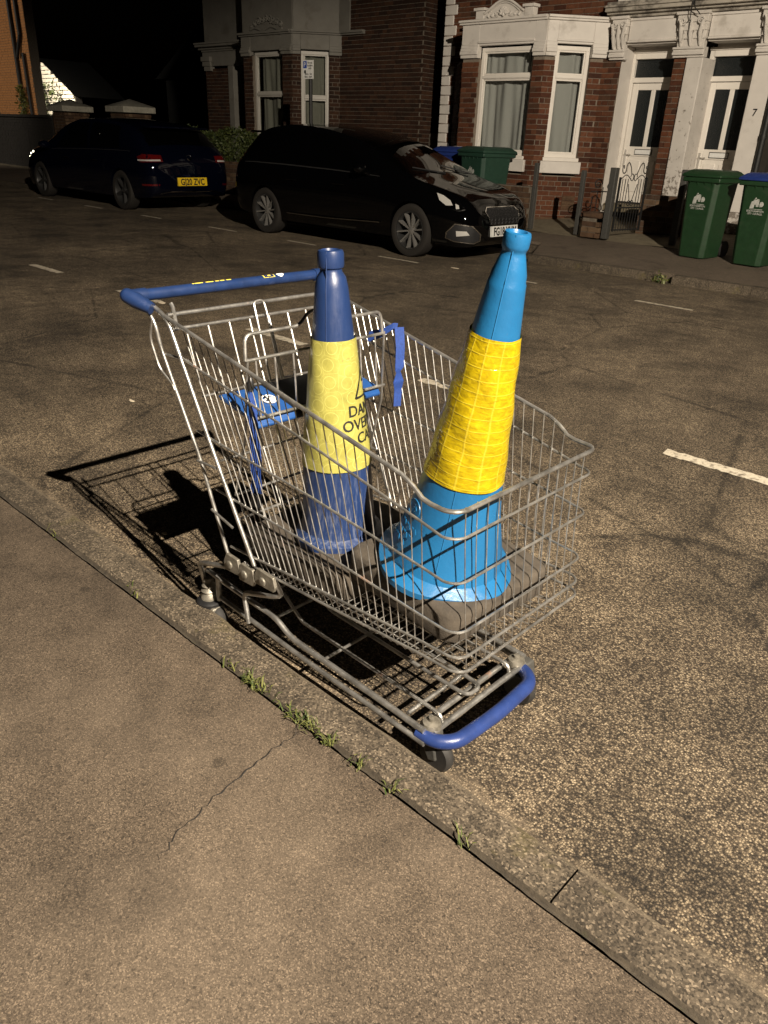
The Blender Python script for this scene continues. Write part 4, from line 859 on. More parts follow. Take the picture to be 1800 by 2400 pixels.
for sd in (-1,1):
    patch('side_window',.78,1.78,jA+.7,jB-.9,M['car_glass'],sd,skew=(.10,.0)); patch('side_window',1.86,3.05,jA+.7,jB-.9,M['car_glass'],sd,skew=(0,-.5)); patch('rear_quarter_window',.42,.72,jA+1.2,jB-1.5,M['car_glass'],sd,skew=(.08,.08))
    patch('window_trim',.40,3.3,jA+.25,jA+.45,M['dark_alloy'],sd,off=.006,nx=30)
    q=MB(); q.ball((3.05,sd*.90,1.02),.11,14,(.8,1.0,.62)); q.tube([(3.10,sd*.79,.95),(3.07,sd*.87,.99)],.03,8); q.build('wing_mirror',M['paint_black'],fo,org=(0,0,0))
    q=MB(); q.tube([(1.45,sd*.83,.34),(2.3,sd*.838,.345),(3.35,sd*.83,.38)],.008,6); q.build('sill_trim',M['chrome'],fo,org=(0,0,0))
    for xh in (1.55,2.55): q=MB(); q.tube([(xh-.12,sd*.83,.80),(xh,sd*.845,.803),(xh+.12,sd*.83,.80)],.014,8); q.build('door_handle',M['paint_black'],fo,org=(0,0,0))
    # tail lamp and headlamp wrap round the corners
    stick('tail_lamp',[(-.16,.82),(.10,.82),(.10,1.05),(-.12,1.08)],(-.4,sd*1.3,0),(.7071,sd*.7071*1,0) if False else (.8,-sd*.6*-1,0),(0,0,1),(.6,-sd*.8,0),M['tail_lens'])
    H=[(-.22,.82),(-.20,.87),(-.02,.80),(.14,.695),(.22,.625),(.14,.605),(.02,.63),(-.12,.72)]
    o=(4.36+.6,sd*(.655+.6),0); uu=(.78,-sd*.62,0); hl=stick('headlamp',H,o,uu,(0,0,1),(-.72,-sd*.70,0),M['car_glass'],off=.003)
    stick('lamp_reflector',[(-.13,.80),(-.05,.775),(.03,.725),(.06,.67),(-.02,.665),(-.10,.72)],o,uu,(0,0,1),(-.72,-sd*.70,0),M['lamp_lens'],off=.008,parent=hl)
    stick('lamp_reflector',[(.09,.69),(.13,.675),(.14,.635),(.10,.63)],o,uu,(0,0,1),(-.72,-sd*.70,0),M['lamp_lens'],off=.008,parent=hl)
    Hi=[(x*.94+.002,(z-.72)*.90+.72) for x,z in H]; stick('lamp_surround',H,o,uu,(0,0,1),(-.72,-sd*.70,0),M['chrome'],off=.007,hole=Hi,parent=hl)
    G=[(-.20,.36),(-.10,.47),(.12,.45),(.24,.35),(.24,.27),(.16,.235),(-.10,.255),(-.20,.29)]; Gi=[(x*.94,(z-.35)*.90+.35) for x,z in G]
    o2=(4.56+.6,sd*(.58+.6),0)
    fg_=stick('fog_surround',G,o2,uu,(0,0,1),(-.72,-sd*.70,0),M['chrome'],off=.010,hole=Gi); stick('fog_recess',Gi,o2,uu,(0,0,1),(-.72,-sd*.70,0),M['black_plastic'],off=.005,parent=fg_)
    stick('fog_lamp',[(-.08,.385),(.05,.385),(.09,.34),(-.07,.32)],o2,uu,(0,0,1),(-.72,-sd*.70,0),M['lamp_lens'],off=.012,parent=fg_)
ws=patch('windscreen',2.80,3.74,jB-.5,nr-1.0,M['car_glass'],1,nx=10,skew=(.0,.0)); patch('windscreen',2.80,3.74,jB-.5,nr-1.0,M['car_glass'],-1,nx=10)
q=MB()
for sd in (-1,): 
    q.tube([(3.80,.45,1.0),(3.58,.1,1.085)],.008,6); q.tube([(3.80,-.05,1.0),(3.60,-.5,1.06)],.008,6)
q.build('wiper',M['black_plastic'],fo,org=(0,0,0))
Gp=[(-.36,.60),(-.30,.655),(.30,.655),(.36,.60),(.30,.47),(.24,.445),(-.24,.445),(-.30,.47)]; Gi=[(a*.972,(b-.55)*.93+.55) for a,b in Gp]
gr=stick('grille',Gi,(5.6,0,0),(0,1,0),(0,0,1),(-1,0,0),M['black_plastic'],off=.004,res=6); stick('grille_surround',Gp,(5.6,0,0),(0,1,0),(0,0,1),(-1,0,0),M['chrome'],off=.009,hole=Gi,parent=gr)
bv=BVHTree.FromPolygons([v.co.copy() for v in fb.data.vertices],[tuple(p.vertices) for p in fb.data.polygons])
for rw in range(5):
    q=MB(); P=[]; z0=.472+rw*.038; n=48
    for i in range(n+1):
        y=-.31+.62*i/n; z=z0+.012*(1 if (i//3)%2 else -1); hit=bv.ray_cast(Vector((6,y,z)),Vector((-1,0,0)))
        if hit[0] is not None: P.append(hit[0]+Vector((.014,0,0)))
    q.tube(P,.004,5); q.build('grille_bar',M['dark_alloy'],gr,org=(0,0,0))
hit=bv.ray_cast(Vector((6,0,.375)),Vector((-1,0,0)))[0]
plate(fo,'FG18 YHM',M['plate_white'],(hit.x+.035,0,.375),(0,1,0),(-.1,0,1),(1,0,.1))
q=MB(); q.box(.30,.62,-.56,.56,1.395,1.425); q.build('roof_spoiler',M['paint_black'],fo,org=(0,0,0),bevel=.01)
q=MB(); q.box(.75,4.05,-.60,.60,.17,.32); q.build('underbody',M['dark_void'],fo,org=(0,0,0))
# farther hatchback, tail to the right
HWg=.90; VX=-13.05
st=[(0,.40,.55,.70,.78,.72,.70,.52),(.04,.34,.54,.82,.92,.80,.77,.58),(.14,.27,.54,.94,1.06,.86,.82,.66),(.36,.25,.54,.99,1.25,.89,.85,.68),(.66,.24,.54,.99,1.42,.90,.86,.68),(1.1,.22,.54,.985,1.50,.90,.865,.69),(1.9,.22,.54,.97,1.55,.90,.87,.70),(2.5,.22,.54,.955,1.54,.90,.87,.69),(3.0,.22,.54,.945,1.475,.90,.865,.68),(3.6,.22,.54,.93,1.31,.90,.855,.68),(4.05,.22,.54,.915,1.12,.90,.845,.70),(4.3,.22,.54,.90,1.03,.90,.84,.70),(4.7,.22,.52,.86,.955,.88,.81,.66),(5.0,.20,.50,.76,.86,.82,.74,.56),(5.18,.20,.46,.64,.73,.74,.64,.46),(5.27,.27,.42,.52,.58,.58,.52,.34)]
vo,vb,patch,stick,ring,(jA,jB,nr)=make_car('parked_car','dark navy hatchback with yellow plate seen from behind near the gate pillars',(VX,7.74+HWg,0),-1,st,5.27,HWg,(.98,4.27),.34,M['paint_navy'],M['car_glass'],5,M['dark_alloy'])
for sd in (-1,1):
    patch('side_window',.95,2.05,jA+.7,jB-.9,M['car_glass'],sd,skew=(.10,0)); patch('side_window',2.15,3.5,jA+.7,jB-.9,M['car_glass'],sd,skew=(0,-.55))
    patch('window_trim',.6,3.7,jA+.25,jA+.4,M['dark_alloy'],sd,off=.006,nx=30)
    q=MB(); q.ball((3.72,sd*.98,1.02),.12,14,(.8,1.0,.6)); q.tube([(3.78,sd*.86,.96),(3.74,sd*.95,.99)],.03,8); q.build('wing_mirror',M['paint_navy'],vo,org=(0,0,0))
    for xh in (1.8,2.95): q=MB(); q.tube([(xh-.12,sd*.91,.82),(xh,sd*.925,.823),(xh+.12,sd*.91,.82)],.014,8); q.build('door_handle',M['paint_navy'],vo,org=(0,0,0))
    uu=(.55,sd*.83,0); o=(.10-.6,sd*(.75+.5),0); d=(.8,-sd*.6,0)
    tl=stick('tail_lamp',[(-.24,.86),(.16,.84),(.22,.93),(.10,.975),(-.20,.965)],o,uu,(0,0,1),d,M['tail_lens']); stick('lamp_strip',[(-.20,.87),(.20,.86),(.21,.885),(-.19,.895)],o,uu,(0,0,1),d,M['lamp_lens'],off=.008,parent=tl)
    stick('reflector',[(-.16,.47),(.16,.46),(.16,.49),(-.16,.50)],o,uu,(0,0,1),d,M['tail_lens'])
    hl=stick('headlamp',[(-.2,.70),(-.15,.84),(.12,.78),(.2,.70),(.1,.66)],(5.0+.6,sd*1.3,0),(.78,-sd*.62,0),(0,0,1),(-.72,-sd*.7,0),M['lamp_lens'])
    for a,z in ((4.62,.86),(4.78,.825),(4.92,.775)): stick('wing_glint',[(-.035,-.012),(.035,-.02),(.03,.012),(-.03,.022)],(a,sd*1.6,z+.25),(1,0,0),(0,0,1),(0,-sd*.92,-.30),M['glint_glow'],off=.006,parent=hl,res=2)  # added glowing patches in place of lamp glints on the wing
patch('rear_window',.22,.60,jB-.4,nr-1,M['car_glass'],1); patch('rear_window',.22,.60,jB-.4,nr-1,M['car_glass'],-1)
patch('windscreen',3.05,4.2,jB-.4,nr-1,M['car_glass'],1); patch('windscreen',3.05,4.2,jB-.4,nr-1,M['car_glass'],-1)
plate(vo,'GJ20 ZVC',M['plate_yellow'],(-.022,0,.535),(0,-1,0),(.1,0,1),(-1,0,.1),.62,.14)
q=MB(); q.lathe([(.055,.0),(.05,.012),(.04,.005)],(.055,0,.93),(-.8,0,.5),24); q.build('badge',M['chrome'],vo,org=(0,0,0))
q=MB(); q.tube(fillet([(.05,-.66,.33),(.015,-.5,.37),(.0,.0,.37),(.015,.5,.37),(.05,.66,.33)],.1),.012,6); q.build('bumper_trim',M['chrome'],vo,org=(0,0,0))
q=MB(); q.box(.28,.60,-.60,.60,1.395,1.425); q.build('roof_spoiler',M['paint_navy'],vo,org=(0,0,0),bevel=.01)
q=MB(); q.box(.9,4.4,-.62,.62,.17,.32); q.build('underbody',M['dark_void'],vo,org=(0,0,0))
# ------------------------------------------------------------------ shopping trolley
YC=1.312
tr=thing('shopping_trolley','wire shopping trolley with blue handle and blue bumper standing by the kerb','trolley',(-1.25,YC,0))
mirY=lambda p:(p[0],2*YC-p[1],p[2])
def lerp(a,b,t): return a+(b-a)*t
def hw(x,z):
    t=(x+1.69)/.875; top=lerp(.287,.268,t); zt=lerp(.957,.742,t); return top-.023*max(0,min(1,(zt-z)/max(.05,zt-.36)))
def wireU(zr,xr,pts,r,name,mat='steel'):
    # pts: list of (x,z) from rear to front for the left side; front corner rounded, mirrored to the right side
    Lp=[(x,YC-hw(x,z),z) for x,z in pts]; fz=pts[-1][1]; fx=pts[-1][0]; h=hw(fx,fz); rc=.036
    c=[]
    for k in range(7):
        a=math.pi/2*k/6; c.append((fx+.002+rc*math.sin(a)-rc*.15,YC-h+rc*(1-math.cos(a)),fz))
    half=[p for p in Lp[:-1] if p[0]<c[0][0]-.004]+c; full=half+[mirY(p) for p in half[::-1]]
    mb=MB(); mb.tube(full,r,8); return mb.build(name,M[mat],tr)
wireU(0,0,[(-1.73,.966),(-1.69,.957),(-1.22,.853),(-.91,.785),(-.88,.770),(-.855,.752),(-.835,.747),(-.803,.745)],.0050,'rim')
WR=[([(-1.66,.868),(-1.25,.785),(-.86,.700),(-.800,.686)],.0030),([(-1.62,.680),(-1.2,.640),(-.84,.592),(-.794,.585)],.0030),([(-1.56,.530),(-1.2,.508),(-.85,.472),(-.785,.467)],.0030),([(-1.52,.372),(-1.27,.386),(-.84,.405),(-.778,.405)],.0034),([(-1.42,.348),(-1.15,.356),(-.84,.370),(-.773,.369)],.0034)]
for p,r in WR: wireU(0,0,p,r,'rail')
NW=26
for i in range(NW):
    t=i/(NW-1); xb=lerp(-1.39,-.845,t); xt=lerp(-1.645,-.862,t); zt=np.interp(xt,[-1.69,-1.22,-.90,-.875,-.85],[.957,.853,.783,.772,.750]); zb=lerp(.338,.352,t)
    P=[]
    for z in (zt,.80*zt+.2*zb,.5*zt+.5*zb,.25*zt+.75*zb,zb+.03): x=lerp(xt,xb,(zt-z)/(zt-zb)); P.append((x,YC-hw(x,z)+.0045,z))
    x=xb; y=YC-hw(xb,.36)+.0045
    P+=[(x+.002,y+.002,zb+.008),(x+.004,y+.010,zb-.004),(x+.006,y+.028,zb-.008)]
    full=P+[mirY(p) for p in P[::-1]]
    mb=MB(); mb.tube(full,.0014,6); mb.build('wire',M['steel'],tr)
for i in range(13):
    f=lerp(-.88,.88,i/12); P=[]
    for z,x in ((.745,-.778),(.686,-.776),(.585,-.770),(.467,-.761),(.405,-.754),(.352,-.752),(.342,-.757),(.338,-.772)): P.append((x-.002,YC+f*(hw(-.82,z)-.012),z))
    P+=[(-.86,YC+f*.205,.336)]
    mb=MB(); mb.tube(P,.0014,6); mb.build('wire',M['steel'],tr)
for i in range(7):
    y=YC-.2+.4*i/6; mb=MB(); mb.tube([(-1.42,y,.331),(-.79,y,.338)],.002,6); mb.build('floor_wire',M['steel'],tr)
# handle and side struts
HX,HZ=-1.795,1.0
mb=MB(); mb.tube([(HX,YC-.315,HZ),(HX,YC+.315,HZ)],.0150,20); hd_=mb.build('handle',M['handle_blue'],tr)
for sd in (-1,1):
    mb=MB(); y=YC+sd*.315
    mb.tube([(HX-.004,y+sd*.018,HZ+.002),(HX+.018,y+sd*.006,HZ-.008),(HX+.055,y-sd*.012,HZ-.024)],[.0190,.0205,.015],14); mb.tube([(HX,y-sd*.03,HZ),(HX,y+sd*.015,HZ)],.0180,16); mb.ball((HX-.004,y+sd*.018,HZ+.002),.0190,14)
    mb.build('end_clamp',M['handle_blue'],hd_)
    f=lambda x,dy,z:(x,YC+sd*(.287-dy),z)
    mb=MB(); mb.tube(fillet([f(-1.765,-.005,.985),f(-1.70,.0,.958),f(-1.56,.01,.66),f(-1.41,.02,.36)],.03,6),.0058,10); mb.build('strut',M['steel'],tr)
    mb=MB(); mb.tube(fillet([f(-1.775,-.012,.972),f(-1.745,-.008,.94),f(-1.735,-.004,.88),f(-1.62,.015,.60),f(-1.53,.022,.345),f(-1.515,.03,.335)],.02,5),.0050,10); mb.build('strut',M['steel'],tr)
    mb=MB(); mb.tube(fillet([f(-1.75,-.012,.945),f(-1.77,-.012,.90),f(-1.745,-.006,.82),f(-1.70,.0,.79),f(-1.69,.0,.775)],.02,5),.0035,8); mb.build('loop_wire',M['steel'],tr)
    for (x0,z0,x1,z1) in ((-1.725,.862,-1.63,.862),(-1.615,.60,-1.54,.60),(-1.565,.475,-1.48,.45)): 
        mb=MB(); mb.tube([f(x0,.003,z0),f(x1,.008,z1)],.0036,8); mb.build('brace',M['steel'],tr)
    # cast bracket plates
    mb=MB()
    for (xa,xb,za,zb) in ((-1.535,-1.475,.30,.352),(-1.47,-1.41,.295,.348),(-1.40,-1.325,.315,.362)): mb.prism([f(xa,.012,za),f(xb,.012,za+.004),f(xb+.008,.012,za+.02),f(xb,.012,zb),f(xa+.01,.012,zb+.002),f(xa-.004,.012,za+.025)],(0,-sd*.010,0))
    for x,z in ((-1.505,.328),(-1.44,.325),(-1.362,.338)): mb.lathe([(.004,0),(.011,.001),(.013,.007),(.008,.009),(0,.008)],f(x,.012,z),(0,sd,0),14)
    mb.build('bracket',M['zinc'],tr,bevel=.002)
    g_=lambda x,y,z:(x,YC+sd*(YC-y),z)
    mb=MB(); mb.tube(fillet([g_(-1.50,1.045,.315),g_(-1.66,1.05,.262),g_(-1.70,1.062,.24),g_(-1.705,1.08,.16)],.025,5),.0072,10); mb.build('castor_arm',M['steel'],tr)
    mb=MB(); mb.tube(fillet([g_(-1.345,1.06,.335),g_(-1.335,1.075,.29),g_(-1.36,1.07,.277),g_(-1.485,1.068,.232),g_(-1.49,1.066,.215),g_(-1.462,1.056,.148)],.018,5),.0072,10); mb.build('prong',M['steel'],tr)
    # rear castor
    cx,cy=-1.69,1.082; mb=MB(); mb.lathe([(.013,.185),(.016,.176),(.012,.170),(.021,.160),(.014,.153),(.024,.143),(.017,.136),(.026,.124),(.026,.114)],g_(cx,cy,0),(0,0,1),18); ca=mb.build('castor',M['zinc'],tr)
    mb=MB(); mb.lathe([(.034,.088),(.040,.094),(.040,.108),(.030,.116)],g_(cx,cy,0),(0,0,1),20); mb.build('collar',M['black_plastic'],ca)
    mb=MB(); mb.prism([g_(cx-.03,cy-.022,.10),g_(cx+.045,cy-.022,.10),g_(cx+.05,cy-.022,.05),g_(cx+.02,cy-.022,.035),g_(cx-.01,cy-.022,.06)],(0,.044,0)); mb.build('fork',M['zinc'],ca,bevel=.004)
    mb=MB(); mb.lathe([(.01,-.016),(.046,-.016),(.052,-.008),(.052,.008),(.046,.016),(.01,.016)],g_(cx+.022,cy,.052),(0,1,0),24); mb.build('wheel',M['rubber'],ca)
    mb=MB(); mb.tube([g_(-1.655,1.092,.205),g_(-1.652,1.092,.12)],.009,10); mb.build('leg',M['steel'],tr)
    # chassis tubes
    mb=MB(); mb.tube(fillet([g_(-1.70,1.088,.205),g_(-1.50,1.092,.188),g_(-1.39,1.095,.185),g_(-1.33,1.095,.150),g_(-1.10,1.10,.138),g_(-.85,1.103,.125)],.06,6),.0080,12); mb.build('chassis_tube',M['steel'],tr)
    mb=MB(); mb.tube([g_(-1.64,1.088,.135),g_(-1.25,1.085,.118),g_(-.84,1.093,.098)],.0070,10); mb.build('chassis_tube',M['steel'],tr)
    # front castor
    cx,cy=-.855,1.135; mb=MB(); mb.lathe([(.0,.145),(.008,.144),(.009,.136),(.022,.132),(.025,.122),(.024,.112),(.018,.11)],g_(cx,cy,0),(0,0,1),20); fc=mb.build('castor',M['zinc'],tr)
    mb=MB(); mb.prism([g_(cx-.035,cy-.020,.108),g_(cx+.02,cy-.020,.108),g_(cx+.035,cy-.020,.04),g_(cx+.012,cy-.020,.03)],(0,.042,0)); mb.build('fork',M['grey_post'],fc,bevel=.004)
    mb=MB(); mb.lathe([(.01,-.014),(.042,-.014),(.048,-.006),(.048,.006),(.042,.014),(.01,.014)],g_(cx+.022,cy,.048),(0,1,0),24); mb.build('wheel',M['rubber'],fc)
# front cross bars and bottle tray
for (x,z,r,y0) in ((-.838,.117,.008,1.12),(-.878,.115,.008,1.13),(-.918,.128,.0055,1.12)):
    mb=MB(); mb.tube([(x,y0,z),(x,2*YC-y0,z)],r,10); mb.build('cross_bar',M['steel'],tr)
for y0,y1,xe in ((1.265,1.325,-.85),):
    mb=MB(); mb.tube(fillet([(-1.42,y0,.20),(-1.36,y0,.15),(xe-.04,y0,.137),(xe,y0+.004,.136),(xe,y1-.004,.136),(xe-.04,y1,.137),(-1.36,y1,.15),(-1.42,y1,.20)],.026,6),.0055,8); mb.build('tray_wire',M['steel'],tr)
for y,xe in ((1.165,-.85),(1.445,-.85)):
    mb=MB(); mb.tube(fillet([(-1.44,y,.21),(-1.36,y,.152),(xe-.03,y,.138),(xe,y,.134),(xe+.004,y,.10)],.015,5),.0050,8); mb.build('tray_wire',M['steel'],tr)
for x in (-1.40,-1.20):
    mb=MB(); mb.tube([(x,1.10,.175 if x<-1.3 else .143),(x,1.51,.175 if x<-1.3 else .143)],.0045,8); mb.build('cross_bar',M['steel'],tr)
mb=MB(); mb.tube(fillet([(-1.53,1.10,.30),(-1.44,1.12,.235),(-1.44,1.49,.235),(-1.53,1.51,.30)],.03,5),.004,8); mb.build('tray_wire',M['steel'],tr)
# blue bumper: thick rounded moulding round the nose
path=fillet([(-.872,1.106,.107),(-.822,1.108,.107),(-.785,1.145,.108),(-.776,1.30,.108),(-.785,1.455,.108),(-.822,1.492,.107),(-.872,1.494,.107)],.05,7)
mb=MB(); n=len(path); mb.tube(path,[.0160+.0030*math.sin(math.pi*i/(n-1)) for i in range(n)],16); mb.build('bumper',M['bumper_blue'],tr)
# rear gate flap
for (x,z,r,y0) in ((-1.705,.964,.0052,1.03),(-1.700,.928,.0045,1.035)):
    mb=MB(); mb.tube([(x,y0,z),(x,2*YC-y0,z)],r,10); mb.build('flap_bar',M['steel'],tr)
for i in range(8):
    y=YC-.235+.47*i/7; mb=MB(); mb.tube([(-1.700,y,.928),(-1.655,y,.80),(-1.60,YC+(y-YC)*.97,.66),(-1.47,YC+(y-YC)*.9,.36)],.0026,6); mb.build('flap_wire',M['steel'],tr)
for z,x in ((.76,-1.64),(.60,-1.575),(.45,-1.51),(.37,-1.475)):
    mb=MB(); mb.tube([(x,YC-.24,z),(x,YC+.24,z)],.0035,8); mb.build('flap_bar',M['steel'],tr)
for sd in (-1,1):
    mb=MB(); mb.tube(fillet([(-1.705,YC+sd*.27,.992),(-1.70,YC+sd*.268,.985),(-1.69,YC+sd*.266,.93)],.01,4),.005,8); mb.build('hook',M['steel'],tr)
mb=MB(); mb.tube(fillet([(-1.60,YC-.02,.66),(-1.685,YC-.02,.93),(-1.70,YC-.018,.968),(-1.70,YC+.016,.97),(-1.685,YC+.018,.93),(-1.60,YC+.018,.66)],.012,5),.0036,8); mb.build('flap_loop',M['steel'],tr)
# child seat: back panel, plastic tray, straps
sx=-1.44
def SP(y,z): return (sx+(.85-z)*.10,y,z)
mb=MB(); mb.tube(fillet([SP(1.07,.895),SP(1.075,.955),SP(1.245,.955),SP(1.275,.985),SP(1.335,.985),SP(1.365,.955),SP(1.535,.955),SP(1.54,.895)],.02,5),.0045,8); mb.build('seat_frame',M['steel'],tr)
for z in (.895,.752):
    mb=MB(); mb.tube([SP(1.07,z),SP(1.54,z)],.0042,8); mb.build('seat_bar',M['steel'],tr)
for i in range(8):
    y=1.10+.41*i/7; mb=MB(); mb.tube([SP(y,.897),SP(y,.752)],.0026,6); mb.build('seat_wire',M['steel'],tr)
for sd in (-1,1):
    y=YC+sd*.235; mb=MB(); mb.tube([SP(y,.90),(-1.455,YC+sd*.245,.70),(-1.50,YC+sd*.25,.53)],.0035,8); mb.build('seat_leg',M['steel'],tr)
mb=MB(); mb.tube([(-1.50,1.06,.53),(-1.50,1.55,.53)],.0036,8); mb.build('seat_bar',M['steel'],tr)
def tray(y0,y1,mat,nm,dz=0,dx=0):
    mb=MB(); a=[(-1.585-dx,y,z) for y,z in ((y0,.728),(y1,.728))]
    prof=[(-1.590,.772),(-1.575,.778),(-1.455,.752),(-1.440,.746),(-1.428,.730),(-1.432,.722),(-1.455,.738),(-1.578,.764)]
    mb.prism([(x+dx,y0,z+dz) for x,z in prof],(0,y1-y0,0)); return mb.build(nm,mat,tr,bevel=.003)
seat=tray(1.085,1.525,M['seat_blue'],'seat_tray'); tray(1.215,1.395,M['seat_black'],'seat_pad',dz=.004,dx=.003)
for yc in (1.18,1.43):
    mb=MB(); d=Vector((.12,0,-.026)).normalized(); nn=Vector((.026,0,.12)).normalized(); c0=Vector((-1.50,yc,.7625))+nn*.004; e2=Vector((0,1,0))
    mb.tube([c0+d*(.019*math.cos(a))+e2*(.019*math.sin(a)) for a in [i*math.pi/12 for i in range(24)]],.0022,5,closed=True)
    mb.ball(c0+d*-.010,.005,8); mb.tube([c0+d*-.004,c0+d*.010],.0045,6); mb.tube([c0+d*-.002+e2*-.013,c0+d*.0+e2*.013],.0022,6); mb.tube([c0+d*.008,c0+d*.010+e2*.012],.003,6)
    mb.build('seat_emblem',M['decal_white'],seat)
def strap(pts,wd,mat,parent,nm='strap',wdir=(.5,.87,0)):
    mb=MB(); V=[]; wv=Vector(wdir).normalized(); K=[]
    for (a,b) in zip(pts[:-1],pts[1:]):
        for k in range(6): t=k/6; K.append((Vector(a[0]).lerp(Vector(b[0]),t),lerp(a[1],b[1],t),lerp(a[2],b[2],t)))
    K.append((Vector(pts[-1][0]),pts[-1][1],pts[-1][2])); n=len(K)
    for i,(q,tw,wk) in enumerate(K):
        v=wv.copy(); v.rotate(Matrix.Rotation(tw,3,'Z')); d=(K[min(i+1,n-1)][0]-K[max(i-1,0)][0]).normalized(); nn=v.cross(d).normalized()*.0009
        V+=[q+v*wd*wk+nn,q-v*wd*wk+nn,q-v*wd*wk-nn,q+v*wd*wk-nn]
    F=[(0,1,2,3),tuple(4*(n-1)+k for k in (3,2,1,0))]+[(4*i+k,4*i+(k+1)%4,4*i+4+(k+1)%4,4*i+4+k) for i in range(n-1) for k in range(4)]
    mb.add(V,F); return mb.build(nm,mat,parent)
x0,y0=-1.415,1.062
mb=MB(); mb.ball((x0-.005,y0+.002,.842),.016,10,(.55,.55,1.5)); mb.build('buckle',M['black_plastic'],tr,bevel=0)
strap([((x0,y0,.830),0,.35),((x0,y0,.80),.2,.8),((x0+.003,y0+.002,.72),-.2,1),((x0+.002,y0+.004,.64),.15,1.25),((x0-.002,y0+.006,.60),.3,1.1),((x0-.004,y0+.006,.575),.0,1.3),((x0-.008,y0+.010,.555),.0,1.2)],.0115,M['strap_blue'],tr)
mb=MB(); mb.box(x0-.018,x0+.010,y0-.004,y0+.014,.522,.560); mb.build('buckle',M['black_plastic'],tr,bevel=.004)
y1=1.562
strap([((-1.50,y1-.02,.875),.3,1.1),((-1.485,y1-.018,.880),.3,1.2),((-1.455,y1-.012,.893),.6,.9),((-1.425,y1,.915),.9,.7),((-1.415,y1+.006,.913),.4,.9)],.013,M['strap_blue'],tr,wdir=(.1,.2,.97))
strap([((-1.408,y1+.006,.915),0,1),((-1.402,y1+.008,.86),.1,1),((-1.400,y1+.006,.805),.2,1),((-1.400,y1+.002,.790),.9,1.1),((-1.396,y1,.765),.4,1.4),((-1.400,y1+.004,.742),.2,.9),((-1.40,y1+.004,.69),0,.8)],.0135,M['strap_blue'],tr)
# worn yellow lettering feet and small badge on the handle
def HP(y,a,r=.0156): return (HX+r*math.sin(a),y,HZ+r*math.cos(a))
for i,(ya,yb) in enumerate(((1.165,1.170),(1.172,1.198),(1.207,1.232),(1.238,1.250),(1.254,1.268),(1.274,1.290))):
    mb=MB(); mb.grid(lambda a,b:HP(lerp(ya,yb,a),.05+.33*b),3,5); mb.build('handle_lettering',M['decal_yellow'],hd_)
mb=MB(); mb.grid(lambda a,b:HP(lerp(1.400,1.440,a),.02+.85*b),4,6); mb.build('badge_border',M['decal_yellow'],hd_); mb=MB(); mb.grid(lambda a,b:HP(lerp(1.403,1.437,a),.10+.70*b,.0159),4,6); mb.build('badge',M['decal_navy'],hd_)
mb=MB(); mb.grid(lambda a,b:HP(lerp(1.416,1.426,a),.25+.3*b,.0162),2,3); mb.build('badge_mark',M['decal_yellow'],hd_)
mb=MB(); mb.grid(lambda a,b:HP(1.462+(a-.5)*.026*math.sin(math.pi*min(.98,.25+.7*b)),.0+1.0*b,.0159),6,8); mb.build('sticker',M['decal_white'],hd_)

